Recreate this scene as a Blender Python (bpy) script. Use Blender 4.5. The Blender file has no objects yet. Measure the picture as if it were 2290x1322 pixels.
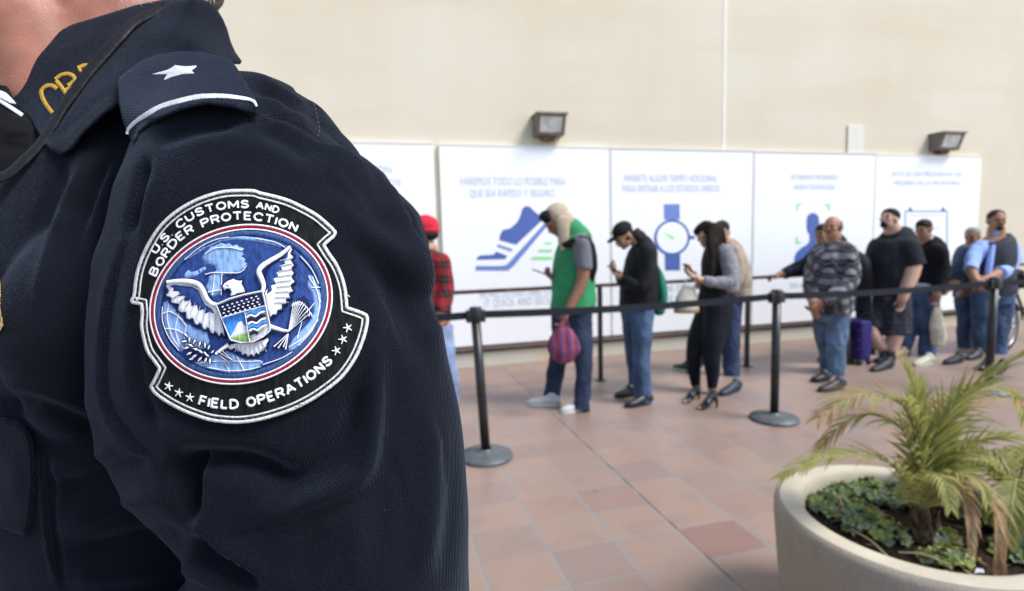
import bpy, bmesh, math, random
import numpy as np
from math import radians, sin, cos, pi, sqrt, floor
from mathutils import Vector, Matrix, noise
from mathutils.bvhtree import BVHTree
from mathutils.geometry import delaunay_2d_cdt

# ------------------------------------------------------------------ camera
FPX, CX, CY, CAMH = 1200.0, 1145.0, 661.0, 1.41      # focal length and centre in pixels of the 2290 px wide photograph
PITCH, ROLL, YAW = radians(5.65), radians(1.55), radians(14.5)
CAM = Vector((0, 0, CAMH))
FW = Vector((sin(YAW)*cos(PITCH), cos(YAW)*cos(PITCH), -sin(PITCH)))
_r0 = Vector((cos(YAW), -sin(YAW), 0)); _d0 = FW.cross(_r0)
RT = _r0*cos(ROLL) + _d0*sin(ROLL)
DN = FW.cross(RT)
scene = bpy.context.scene
COL = scene.collection
cd = bpy.data.cameras.new('camera'); cam = bpy.data.objects.new('camera', cd); COL.objects.link(cam)
cd.sensor_width = 36; cd.lens = 36*FPX/2290; cd.clip_start = .02; cd.clip_end = 500
M = Matrix((RT, -DN, -FW)).transposed().to_4x4(); M.translation = CAM; cam.matrix_world = M
cd.dof.use_dof = True; cd.dof.focus_distance = .30; cd.dof.aperture_fstop = 9.0
scene.camera = cam

# ------------------------------------------------------------------ light
SUN_EL, SUN_AZ = radians(52), radians(128)            # azimuth measured from +Y towards +X
world = bpy.data.worlds.new('World'); scene.world = world; world.use_nodes = True
wn = world.node_tree.nodes; wl = world.node_tree.links
sky = wn.new('ShaderNodeTexSky'); sky.sky_type = 'NISHITA'; sky.sun_disc = False
sky.sun_elevation = SUN_EL; sky.sun_rotation = SUN_AZ; sky.dust_density = 1.0; sky.air_density = 1.0
wl.new(sky.outputs[0], wn['Background'].inputs[0]); wn['Background'].inputs[1].default_value = .125
sd = bpy.data.lights.new('sun', 'SUN'); sd.energy = 2.3; sd.angle = radians(20); sd.color = (1, .975, .945)
sun = bpy.data.objects.new('sun', sd); COL.objects.link(sun)
sdir = Vector((sin(SUN_AZ)*cos(SUN_EL), cos(SUN_AZ)*cos(SUN_EL), sin(SUN_EL)))
sun.rotation_euler = sdir.to_track_quat('Z', 'Y').to_euler(); sun.location = (3, -3, 9)
scene.view_settings.view_transform = 'Standard'; scene.view_settings.look = 'None'
scene.view_settings.exposure = .90; scene.view_settings.gamma = 1

# ------------------------------------------------------------------ pixel helpers (photo pixel -> point of the place)
def ray(x, y): return FW + RT*((x-CX)/FPX) + DN*((y-CY)/FPX)
def P(x, y, z): return CAM + ray(x, y)*z               # z = distance along the optical axis
def G(x, y, z=0.): v = ray(x, y); return CAM + v*((z-CAMH)/v.z)
def W(x, y, Y): v = ray(x, y); return CAM + v*(Y/v.y)
def proj(p):
    q = p-CAM; z = q.dot(FW); return CX+FPX*q.dot(RT)/z, CY+FPX*q.dot(DN)/z, z
RTn, DNn, FWn, CAMn = [np.array(v) for v in (RT, DN, FW, CAM)]
def projn(V):
    Q = V-CAMn; z = Q@FWn; return CX+FPX*(Q@RTn)/z, CY+FPX*(Q@DNn)/z, z

# ------------------------------------------------------------------ materials
MATS = {}
def mat(name, col, rough=.8, var=.0, vscale=8., bump=0., bscale=60., metal=0., sheen=0., coat=0., spec=None, detail=4., sss=0., col2=None):
    if name in MATS: return MATS[name]
    m = bpy.data.materials.new(name); m.use_nodes = True; nt = m.node_tree; b = nt.nodes['Principled BSDF']
    b.inputs['Base Color'].default_value = (*col, 1); b.inputs['Roughness'].default_value = rough
    b.inputs['Metallic'].default_value = metal; b.inputs['Specular IOR Level'].default_value = spec if spec is not None else (.18 if rough >= .6 else .5)
    if sheen: b.inputs['Sheen Weight'].default_value = sheen; b.inputs['Sheen Roughness'].default_value = .4
    if coat: b.inputs['Coat Weight'].default_value = coat
    if sss: b.inputs['Subsurface Weight'].default_value = sss; b.inputs['Subsurface Radius'].default_value = (.01, .004, .002); b.inputs['Subsurface Scale'].default_value = .5
    tc = nt.nodes.new('ShaderNodeTexCoord')
    if var:
        n = nt.nodes.new('ShaderNodeTexNoise'); n.inputs['Scale'].default_value = vscale; n.inputs['Detail'].default_value = detail
        nt.links.new(tc.outputs['Object'], n.inputs['Vector'])
        r = nt.nodes.new('ShaderNodeMapRange'); r.inputs[1].default_value = .3; r.inputs[2].default_value = .7
        nt.links.new(n.outputs[0], r.inputs[0])
        mx = nt.nodes.new('ShaderNodeMix'); mx.data_type = 'RGBA'
        c2 = col2 if col2 else tuple(c*(1+var) for c in col)
        mx.inputs[6].default_value = (*(tuple(c*(1-var) for c in col) if not col2 else col), 1); mx.inputs[7].default_value = (*c2, 1)
        nt.links.new(r.outputs[0], mx.inputs[0]); nt.links.new(mx.outputs[2], b.inputs['Base Color'])
    if bump:
        n2 = nt.nodes.new('ShaderNodeTexNoise'); n2.inputs['Scale'].default_value = bscale; n2.inputs['Detail'].default_value = 5
        nt.links.new(tc.outputs['Object'], n2.inputs['Vector'])
        bp = nt.nodes.new('ShaderNodeBump'); bp.inputs['Strength'].default_value = bump; bp.inputs['Distance'].default_value = .01
        nt.links.new(n2.outputs[0], bp.inputs['Height']); nt.links.new(bp.outputs[0], b.inputs['Normal'])
    MATS[name] = m; return m
def N(nt, typ, **kw):
    n = nt.nodes.new(typ)
    for k, v in kw.items():
        if k.startswith('i'): n.inputs[int(k[1:])].default_value = v
        else: setattr(n, k, v)
    return n
def math_(nt, op, a, b=None):
    n = nt.nodes.new('ShaderNodeMath'); n.operation = op
    for i, v in enumerate((a, b)):
        if v is None: continue
        if hasattr(v, 'is_linked') or hasattr(v, 'links'): nt.links.new(v, n.inputs[i])
        else: n.inputs[i].default_value = v
    return n.outputs[0]
def mixc(nt, fac, a, b):
    n = nt.nodes.new('ShaderNodeMix'); n.data_type = 'RGBA'
    for i, v in ((0, fac), (6, a), (7, b)):
        if hasattr(v, 'links'): nt.links.new(v, n.inputs[i])
        elif i == 0: n.inputs[0].default_value = v
        else: n.inputs[i].default_value = (*v, 1)
    return n.outputs[2]
def plaid(name, base, c1, c2, s=.06, rough=.9, rot=0.):
    if name in MATS: return MATS[name]
    m = bpy.data.materials.new(name); m.use_nodes = True; nt = m.node_tree; b = nt.nodes['Principled BSDF']
    b.inputs['Roughness'].default_value = rough; b.inputs['Specular IOR Level'].default_value = .2
    tc = N(nt, 'ShaderNodeTexCoord'); sp = N(nt, 'ShaderNodeSeparateXYZ'); nt.links.new(tc.outputs['Object'], sp.inputs[0])
    nz = N(nt, 'ShaderNodeTexNoise', i2=6.); nt.links.new(tc.outputs['Object'], nz.inputs[0])
    w = math_(nt, 'MULTIPLY', nz.outputs[0], .05 if not rot else .035); nz.inputs['Scale'].default_value = 6. if not rot else 3.5
    hx = math_(nt, 'ADD', math_(nt, 'ADD', sp.outputs[0], sp.outputs[1]), w); hz = math_(nt, 'ADD', sp.outputs[2], w)
    if rot:
        h2 = math_(nt, 'ADD', math_(nt, 'MULTIPLY', hx, cos(rot)), math_(nt, 'MULTIPLY', hz, sin(rot))); hz = math_(nt, 'SUBTRACT', math_(nt, 'MULTIPLY', hz, cos(rot)), math_(nt, 'MULTIPLY', hx, sin(rot))); hx = h2
    def band(v, per, wd, off=0.):
        return math_(nt, 'LESS_THAN', math_(nt, 'FRACT', math_(nt, 'ADD', math_(nt, 'DIVIDE', v, per), off)), wd)
    a = band(hx, s*2, .5); c = band(hz, s*2, .5)
    t = math_(nt, 'ADD', math_(nt, 'MULTIPLY', math_(nt, 'ADD', a, c), .22), math_(nt, 'MULTIPLY', math_(nt, 'MULTIPLY', a, c), .56)) if rot else math_(nt, 'MULTIPLY', math_(nt, 'ADD', a, c), .5)
    col = mixc(nt, t, base, c1)
    col = mixc(nt, math_(nt, 'MULTIPLY', math_(nt, 'MAXIMUM', band(hx, s*2, .10, .3), band(hz, s*2, .10, .3)), .7), col, c2)
    nt.links.new(col, b.inputs['Base Color']); MATS[name] = m; return m

# ------------------------------------------------------------------ mesh helpers
def base_of(parent):
    v = Vector((0, 0, 0))
    while parent is not None: v += parent.location; parent = parent.parent
    return v
def mesh_obj(name, verts, faces, mats, parent=None, fm=None, smooth=True):
    o0 = base_of(parent)
    me = bpy.data.meshes.new(name)
    V = np.asarray(verts, dtype=float).reshape(-1, 3)-np.array(o0)
    me.from_pydata(V.tolist(), [], [list(map(int, f)) for f in faces]); me.update()
    for m in (mats if isinstance(mats, (list, tuple)) else [mats]): me.materials.append(m)
    if fm is not None: me.polygons.foreach_set('material_index', fm)
    me.polygons.foreach_set('use_smooth', [smooth]*len(me.polygons))
    o = bpy.data.objects.new(name, me); COL.objects.link(o); o.parent = parent
    return o
def tag(o, label=None, cat=None, group=None, kind=None):
    if label: o['label'] = label
    if cat: o['category'] = cat
    if group: o['group'] = group
    if kind: o['kind'] = kind
    return o
def empty(name, loc, label, cat, group=None):
    o = bpy.data.objects.new(name, None); COL.objects.link(o); o.location = loc; o.empty_display_size = .1
    return tag(o, label, cat, group)
class MB:
    """collects verts / faces / material indices of ONE mesh"""
    def __init__(s): s.v = []; s.f = []; s.m = []
    def add(s, v, f, mi=0):
        k = len(s.v); s.v += [tuple(p) for p in v]; s.f += [[i+k for i in q] for q in f]; s.m += [mi]*len(f); return s
    def box(s, lo, hi, mi=0, bev=0):
        bm = bmesh.new(); bmesh.ops.create_cube(bm, size=1)
        for v in bm.verts: v.co = Vector([(lo[i]+hi[i])/2+v.co[i]*(hi[i]-lo[i]) for i in range(3)])
        if bev: bmesh.ops.bevel(bm, geom=bm.edges[:], offset=bev, segments=2, affect='EDGES', profile=.6)
        bm.verts.index_update(); s.add([v.co[:] for v in bm.verts], [[v.index for v in f.verts] for f in bm.faces], mi); bm.free(); return s
    def tube(s, pts, rads, n=12, mi=0, side=None, cap=True, round_=True, sub=0):
        v, f = tube(pts, rads, n, side, cap, round_, sub); return s.add(v, f, mi)
    def blob(s, c, r, fr=None, mi=0, n=14):
        v, f = blob(c, r, fr, n); return s.add(v, f, mi)
    def lathe(s, c, prof, n=48, mi=0):
        v = []; f = []
        for (r, z) in prof:
            for k in range(n): a = 2*pi*k/n; v.append((c[0]+r*cos(a), c[1]+r*sin(a), c[2]+z))
        for i in range(len(prof)-1):
            for k in range(n): f.append([i*n+k, i*n+(k+1) % n, (i+1)*n+(k+1) % n, (i+1)*n+k])
        return s.add(v, f, mi)
    def build(s, name, mats, parent=None, smooth=True): return mesh_obj(name, s.v, s.f, mats, parent, s.m, smooth)
def spline(pts, k=4):
    """Catmull-Rom through a list of tuples"""
    A = np.array([tuple(p) for p in pts], float)
    if len(A) < 3: return A if k < 2 else np.array([A[0]+(A[-1]-A[0])*t for t in np.linspace(0, 1, k+1)])
    Q = np.vstack([2*A[0]-A[1], A, 2*A[-1]-A[-2]]); out = []
    for i in range(1, len(Q)-2):
        for j in range(k):
            t = j/k; out.append(.5*((2*Q[i])+(-Q[i-1]+Q[i+1])*t+(2*Q[i-1]-5*Q[i]+4*Q[i+1]-Q[i+2])*t*t+(-Q[i-1]+3*Q[i]-3*Q[i+1]+Q[i+2])*t**3))
    out.append(A[-1]); return np.array(out)
def tube(pts, rads, n=12, side=None, cap=True, round_=True, sub=0):
    """lofted tube through points; rads = r or (r_side, r_other)"""
    pts = [Vector(p) for p in pts]; rads = [(r, r) if not isinstance(r, (tuple, list)) else r for r in rads]
    if len(rads) == 1: rads = rads*len(pts)
    if sub:
        A = spline([tuple(p)+tuple(r) for p, r in zip(pts, rads)], sub)
        pts = [Vector(a[:3]) for a in A]; rads = [(max(a[3], 1e-4), max(a[4], 1e-4)) for a in A]
    T = []
    for i in range(len(pts)):
        a = pts[max(i-1, 0)]; b = pts[min(i+1, len(pts)-1)]; d = b-a; T.append(d.normalized() if d.length > 1e-9 else Vector((0, 0, 1)))
    ref = Vector(side) if side is not None else (Vector((0, 1, 0)) if abs(T[0].y) < .9 else Vector((1, 0, 0)))
    rings = []
    def fr(t, ref):
        u = ref-t*ref.dot(t)
        if u.length < 1e-6: u = t.orthogonal()
        u.normalize(); return u, t.cross(u)
    if cap and round_:
        r = rads[0]; m = min(r)
        for q in (-.92, -.7, -.38): rings.append((pts[0]+T[0]*q*m, (r[0]*sqrt(1-q*q), r[1]*sqrt(1-q*q)), T[0]))
    for p, r, t in zip(pts, rads, T): rings.append((p, r, t))
    if cap and round_:
        r = rads[-1]; m = min(r)
        for q in (.38, .7, .92): rings.append((pts[-1]+T[-1]*q*m, (r[0]*sqrt(1-q*q), r[1]*sqrt(1-q*q)), T[-1]))
    v = []; f = []; u = None
    for (p, r, t) in rings:
        u, w = fr(t, ref if side is not None or u is None else u)
        for k in range(n): a = 2*pi*k/n; v.append(tuple(p+u*(r[0]*cos(a))+w*(r[1]*sin(a))))
    for i in range(len(rings)-1):
        for k in range(n): f.append([i*n+k, i*n+(k+1) % n, (i+1)*n+(k+1) % n, (i+1)*n+k])
    if cap: f.append(list(range(n))[::-1]); f.append([(len(rings)-1)*n+k for k in range(n)])
    return v, f
def blob(c, r, fr=None, n=14):
    """ellipsoid; fr = (axis0, axis1, axis2)"""
    c = Vector(c); A = fr or (Vector((1, 0, 0)), Vector((0, 1, 0)), Vector((0, 0, 1))); v = []; f = []; m = n//2+1
    for i in range(1, m):
        th = pi*i/m
        for k in range(n):
            a = 2*pi*k/n; v.append(tuple(c+A[0]*(r[0]*sin(th)*cos(a))+A[1]*(r[1]*sin(th)*sin(a))+A[2]*(r[2]*cos(th))))
    for i in range(m-2):
        for k in range(n): f.append([i*n+k, (i+1)*n+k, (i+1)*n+(k+1) % n, i*n+(k+1) % n])
    t = len(v); v.append(tuple(c+A[2]*r[2])); v.append(tuple(c-A[2]*r[2]))
    for k in range(n): f.append([t, k, (k+1) % n]); f.append([t+1, (m-2)*n+(k+1) % n, (m-2)*n+k])
    return v, f
def fuse(mb, voxel, smooth=4, fac=.5):
    """voxel-union of the closed shapes of an MB -> numpy verts, faces (one continuous surface)"""
    o = mesh_obj('tmp', mb.v, mb.f, [], None)
    md = o.modifiers.new('r', 'REMESH'); md.mode = 'VOXEL'; md.voxel_size = voxel; md.adaptivity = 0
    if smooth: s = o.modifiers.new('s', 'SMOOTH'); s.iterations = smooth; s.factor = fac
    dg = bpy.context.evaluated_depsgraph_get(); dg.update()
    me = bpy.data.meshes.new_from_object(o.evaluated_get(dg))
    V = np.empty(len(me.vertices)*3); me.vertices.foreach_get('co', V)
    Fc = [list(p.vertices) for p in me.polygons]
    old = o.data; bpy.data.objects.remove(o); bpy.data.meshes.remove(me); bpy.data.meshes.remove(old)
    return V.reshape(-1, 3), Fc
def text_mesh(body, size=1., offset=0., align='LEFT', spacing=1.):
    c = bpy.data.curves.new('t', 'FONT'); c.body = body; c.size = size; c.offset = offset; c.align_x = align; c.space_character = spacing
    c.resolution_u = 3
    o = bpy.data.objects.new('t', c); COL.objects.link(o); dg = bpy.context.evaluated_depsgraph_get(); dg.update()
    me = bpy.data.meshes.new_from_object(o.evaluated_get(dg))
    V = [tuple(v.co) for v in me.vertices]; Fc = [list(p.vertices) for p in me.polygons]
    bpy.data.objects.remove(o); bpy.data.curves.remove(c); bpy.data.meshes.remove(me)
    return V, Fc
def poly_fill(poly, h, jitter=0.):
    """triangulate a closed 2D polygon with interior grid spacing h -> pts, tris"""
    P2 = [Vector(p) for p in poly]; B = []
    for i in range(len(P2)):
        a, b = P2[i], P2[(i+1) % len(P2)]; k = max(1, int((b-a).length/h+.5))
        for j in range(k): B.append(a+(b-a)*(j/k))
    A = np.array([tuple(p) for p in B]); x0, y0 = A.min(0); x1, y1 = A.max(0)
    gx, gy = np.meshgrid(np.arange(x0+h/2, x1, h), np.arange(y0+h/2, y1, h)); gx = gx.ravel(); gy = gy.ravel()
    X, Y = A[:, 0], A[:, 1]; X2, Y2 = np.roll(X, -1), np.roll(Y, -1)
    ins = np.zeros(len(gx), bool); dm = np.full(len(gx), 1e18)
    for a, b, c, d in zip(X, Y, X2, Y2):
        cr = ((b > gy) != (d > gy))
        with np.errstate(divide='ignore', invalid='ignore'): xi = (c-a)*(gy-b)/(d-b if d != b else 1e-12)+a
        ins ^= cr & (gx < xi)
        dm = np.minimum(dm, (gx-a)**2+(gy-b)**2)
    k = ins & (dm > (h*.45)**2)
    pts = [Vector((a, b)) for a, b in A]+[Vector((a, b)) for a, b in zip(gx[k], gy[k])]
    nb = len(A)
    r = delaunay_2d_cdt(pts, [], [list(range(nb))], 1, 1e-5)
    return np.array([tuple(v) for v in r[0]]), [list(f) for f in r[2]]
# ------------------------------------------------------------------ setting: ground, wall
YW = 5.98
def floor_mat():
    m = bpy.data.materials.new('terracotta_tiles'); m.use_nodes = True; nt = m.node_tree; b = nt.nodes['Principled BSDF']
    tc = N(nt, 'ShaderNodeTexCoord'); sp = N(nt, 'ShaderNodeSeparateXYZ'); nt.links.new(tc.outputs['Object'], sp.inputs[0])
    ux = math_(nt, 'DIVIDE', math_(nt, 'ADD', sp.outputs[0], -.393+32.4), .324)
    uy = math_(nt, 'DIVIDE', math_(nt, 'ADD', sp.outputs[1], -1.80+26.), .2615)
    cx = math_(nt, 'FLOOR', ux); cy = math_(nt, 'FLOOR', uy); fx = math_(nt, 'FRACT', ux); fy = math_(nt, 'FRACT', uy)
    cv = N(nt, 'ShaderNodeCombineXYZ'); nt.links.new(cx, cv.inputs[0]); nt.links.new(cy, cv.inputs[1])
    wn_ = N(nt, 'ShaderNodeTexWhiteNoise', noise_dimensions='3D'); nt.links.new(cv.outputs[0], wn_.inputs['Vector'])
    cr = N(nt, 'ShaderNodeValToRGB'); nt.links.new(wn_.outputs['Value'], cr.inputs[0])
    els = cr.color_ramp.elements; els[0].position = 0; els[0].color = (0.232, 0.160, 0.135, 1); els[1].position = 1; els[1].color = (0.268, 0.185, 0.152, 1)
    for p, c in ((.3, (0.298, 0.196, 0.144, 1)), (.6, (0.311, 0.204, 0.152, 1)), (.8, (0.294, 0.188, 0.137, 1)), (.93, (0.260, 0.160, 0.126, 1))):
        e = els.new(p); e.color = c
    nz = N(nt, 'ShaderNodeTexNoise', i2=2.2, i3=5.); nt.links.new(tc.outputs['Object'], nz.inputs[0])
    nz2 = N(nt, 'ShaderNodeTexNoise', i2=35., i3=4.); nt.links.new(tc.outputs['Object'], nz2.inputs[0])
    col = mixc(nt, math_(nt, 'MULTIPLY', nz.outputs[0], .55), cr.outputs[0], (.25, .205, .185))
    g = math_(nt, 'MULTIPLY', math_(nt, 'GREATER_THAN', nz2.outputs[0], .62), .25)
    col = mixc(nt, g, col, (.22, .16, .13))
    nz5 = N(nt, 'ShaderNodeTexNoise', i2=5.5, i3=8.); nt.links.new(tc.outputs['Object'], nz5.inputs[0]); st_ = N(nt, 'ShaderNodeMapRange', i1=.52, i2=.72, i3=0., i4=.5); nt.links.new(nz5.outputs[0], st_.inputs[0]); col = mixc(nt, st_.outputs[0], col, (.19, .155, .14))
    vz = N(nt, 'ShaderNodeTexVoronoi', i2=2.3); nt.links.new(tc.outputs['Object'], vz.inputs['Vector']); col = mixc(nt, math_(nt, 'MULTIPLY', math_(nt, 'LESS_THAN', vz.outputs[0], .035), .6), col, (.10, .085, .08))
    # one darker red tile
    k = math_(nt, 'MULTIPLY', math_(nt, 'COMPARE', cx, 103.), math_(nt, 'COMPARE', cy, 100.))
    for n in nt.nodes:
        if n.type == 'MATH' and n.operation == 'COMPARE': n.inputs[2].default_value = .2
    # dark stained joint along one column of tiles
    ex = math_(nt, 'MINIMUM', fx, math_(nt, 'SUBTRACT', 1., fx)); ey = math_(nt, 'MINIMUM', fy, math_(nt, 'SUBTRACT', 1., fy))
    w1 = N(nt, 'ShaderNodeMapRange', i1=.016, i2=.036, i3=1., i4=0.); nt.links.new(ex, w1.inputs[0])
    w2 = N(nt, 'ShaderNodeMapRange', i1=.016, i2=.04, i3=.75, i4=0.); nt.links.new(ey, w2.inputs[0])
    gf = math_(nt, 'MAXIMUM', w1.outputs[0], w2.outputs[0])
    col = mixc(nt, math_(nt, 'MULTIPLY', k, .55), col, (.21, .105, .09))
    col = mixc(nt, math_(nt, 'MULTIPLY', gf, .85), col, (.225, .218, .212))
    jx = math_(nt, 'ABSOLUTE', math_(nt, 'ADD', sp.outputs[0], -1.372))
    jm = math_(nt, 'LESS_THAN', jx, .006)
    nz3 = N(nt, 'ShaderNodeTexNoise', i2=5., i3=1.); nt.links.new(tc.outputs['Object'], nz3.inputs[0])
    jm = math_(nt, 'MULTIPLY', jm, math_(nt, 'ADD', .45, math_(nt, 'MULTIPLY', math_(nt, 'GREATER_THAN', nz3.outputs[0], .5), .5)))
    col = mixc(nt, jm, col, (.09, .075, .07))
    nt.links.new(col, b.inputs['Base Color'])
    rr = N(nt, 'ShaderNodeMapRange', i1=.3, i2=.7, i3=.33, i4=.55); nt.links.new(nz.outputs[0], rr.inputs[0]); nt.links.new(rr.outputs[0], b.inputs['Roughness'])
    bp = N(nt, 'ShaderNodeBump'); bp.inputs['Strength'].default_value = .35; bp.inputs['Distance'].default_value = .004
    hh = math_(nt, 'SUBTRACT', math_(nt, 'MULTIPLY', nz2.outputs[0], .3), gf); nt.links.new(hh, bp.inputs['Height']); nt.links.new(bp.outputs[0], b.inputs['Normal'])
    return m
g = mesh_obj('ground', [(-40, -40, 0), (60, -40, 0), (60, 40, 0), (-40, 40, 0)], [[0, 1, 2, 3]], floor_mat(), smooth=False); tag(g, kind='structure')

def wall_mat():
    m = bpy.data.materials.new('stucco'); m.use_nodes = True; nt = m.node_tree; b = nt.nodes['Principled BSDF']; b.inputs['Roughness'].default_value = .9
    tc = N(nt, 'ShaderNodeTexCoord'); mp = N(nt, 'ShaderNodeMapping'); mp.inputs['Scale'].default_value = (1, 1, .45); nt.links.new(tc.outputs['Object'], mp.inputs[0])
    n1 = N(nt, 'ShaderNodeTexNoise', i2=.8, i3=6.); nt.links.new(mp.outputs[0], n1.inputs[0])
    n2 = N(nt, 'ShaderNodeTexNoise', i2=3.5, i3=5.); nt.links.new(mp.outputs[0], n2.inputs[0])
    mp3 = N(nt, 'ShaderNodeMapping'); mp3.inputs['Scale'].default_value = (.5, 1, 3.); nt.links.new(tc.outputs['Object'], mp3.inputs[0])
    n3 = N(nt, 'ShaderNodeTexNoise', i2=.7, i3=3.); nt.links.new(mp3.outputs[0], n3.inputs[0])
    r1 = N(nt, 'ShaderNodeMapRange', i1=.35, i2=.65); nt.links.new(n1.outputs[0], r1.inputs[0])
    r3 = N(nt, 'ShaderNodeMapRange', i1=.45, i2=.7, i3=0., i4=.6); nt.links.new(n3.outputs[0], r3.inputs[0])
    r2 = N(nt, 'ShaderNodeMapRange', i1=.4, i2=.7, i3=0., i4=.45); nt.links.new(n2.outputs[0], r2.inputs[0])
    col = mixc(nt, r1.outputs[0], (.655, .585, .445), (.70, .645, .52))
    col = mixc(nt, r2.outputs[0], col, (.69, .645, .53)); col = mixc(nt, r3.outputs[0], col, (.63, .54, .39))
    sp = N(nt, 'ShaderNodeSeparateXYZ'); nt.links.new(tc.outputs['Object'], sp.inputs[0])
    # damp grey plinth zone and the faint rust runs below each lamp
    zl = N(nt, 'ShaderNodeMapRange', i1=.24, i2=.30, i3=1., i4=0.); nt.links.new(sp.outputs[2], zl.inputs[0])
    col = mixc(nt, math_(nt, 'MULTIPLY', zl.outputs[0], .75), col, (.50, .49, .42))
    for lx in (2.02, 8.15):
        dx = math_(nt, 'ABSOLUTE', math_(nt, 'SUBTRACT', sp.outputs[0], lx))
        mx = N(nt, 'ShaderNodeMapRange', i1=.02, i2=.3, i3=1., i4=0.); nt.links.new(dx, mx.inputs[0])
        mz = N(nt, 'ShaderNodeMapRange', i1=2.35, i2=2.75, i3=.55, i4=0.); nt.links.new(sp.outputs[2], mz.inputs[0])
        col = mixc(nt, math_(nt, 'MULTIPLY', mx.outputs[0], mz.outputs[0]), col, (.56, .40, .22))
    nt.links.new(col, b.inputs['Base Color'])
    n4 = N(nt, 'ShaderNodeTexNoise', i2=140., i3=3.); nt.links.new(tc.outputs['Object'], n4.inputs[0])
    bp = N(nt, 'ShaderNodeBump'); bp.inputs['Strength'].default_value = .3; bp.inputs['Distance'].default_value = .004
    nt.links.new(n4.outputs[0], bp.inputs['Height']); nt.links.new(bp.outputs[0], b.inputs['Normal'])
    return m
mw = wall_mat(); mwt = mat('joint_filler', (.80, .77, .69), .8, var=.05)
wall = empty('building_wall', (0, YW, 0), 'tall cream stucco wall behind the whole queue', 'wall')
w = MB(); w.box((-14, YW, 0), (10.35, YW+.4, 9)); w.build('wall_face', mw, wall, False)
w = MB(); w.box((10.35, YW-.14, 0), (16, YW+.4, 9)); w.build('pilaster', mat('pilaster_stucco', (.66, .63, .56), .9, var=.06, vscale=2, bump=.2, bscale=120), wall, False)
xj = W(1620, 200, YW).x; w = MB(); w.box((xj-.022, YW-.004, 2.3), (xj+.022, YW+.1, 9)); w.build('wall_joint', mwt, wall, False)

# ------------------------------------------------------------------ information panels
YP = YW-.04
m_white = mat('white_panel', (.90, .905, .915), .45, var=.015, vscale=1.5)
m_trim = mat('panel_trim', (.60, .59, .57), .6, var=.1)
m_blue = mat('print_blue', (.075, .13, .40), .5); m_blue2 = mat('print_light_blue', (.16, .23, .56), .5); m_green = mat('print_green', (.33, .83, .30), .5)
m_text = mat('print_grey_blue', (.52, .59, .70), .5); m_pale = mat('print_pale_blue', (.36, .40, .68), .5)
def flat(polys, name, parent, off=.003, depth=.0025):
    """printed shapes: list of (pixel polygon, material index) on the panel face"""
    mb = MB()
    for q, (poly, mi) in enumerate(polys):
        y = YP-off-.0006*q
        f = [W(x, yy, y) for x, yy in poly]; n = len(f)
        pts, tr = poly_fill([(p.x, p.z) for p in f], .5)
        v = [(a, y, b) for a, b in pts]; mb.add(v, tr, mi)
    return mb
def words(mb, body, cx, base_y, height, width, mi=0, y=None):
    V, F = text_mesh(body, 1., 0., 'CENTER', 1.05)
    A = np.array(V); w0 = A[:, 0].max()-A[:, 0].min(); h0 = .70
    xm = (A[:, 0].max()+A[:, 0].min())/2
    A[:, 0] = cx+(A[:, 0]-xm)*width/w0; z = base_y+A[:, 1]*height/h0
    mb.add([(a, (y or YP-.0035), b) for a, b in zip(A[:, 0], z)], F, mi)
edges = [(-1.33, .70), (.765, 2.765), (2.785, 4.745), (4.765, 6.69), (6.71, 8.61)]
labels = ['white information panel partly hidden behind the officer’s shoulder, leftmost of the row',
 'white information panel printed with a blue running shoe and green speed lines',
 'white information panel printed with a blue wristwatch',
 'white information panel printed with a blue head and shoulders in green corner marks',
 'white information panel printed with a blue outlined calendar, at the right end of the row']
def circ(cx, cy, rx, ry, n=40): return [(cx+rx*cos(2*pi*k/n), cy+ry*sin(2*pi*k/n)) for k in range(n)]
def z1(l): return [(940+x/2.1333, 430+y/2.1333) for x, y in l]
def z2(l): return [(1340+x/2.5423, 440+y/2.5423) for x, y in l]
def z3(l): return [(1680+x/2.5425, 440+y/2.5425) for x, y in l]
def z4(l): return [(1980+x/2.874, 440+y/2.874) for x, y in l]
def rect(a, b, c, d): return [(a, b), (c, b), (c, d), (a, d)]
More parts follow.
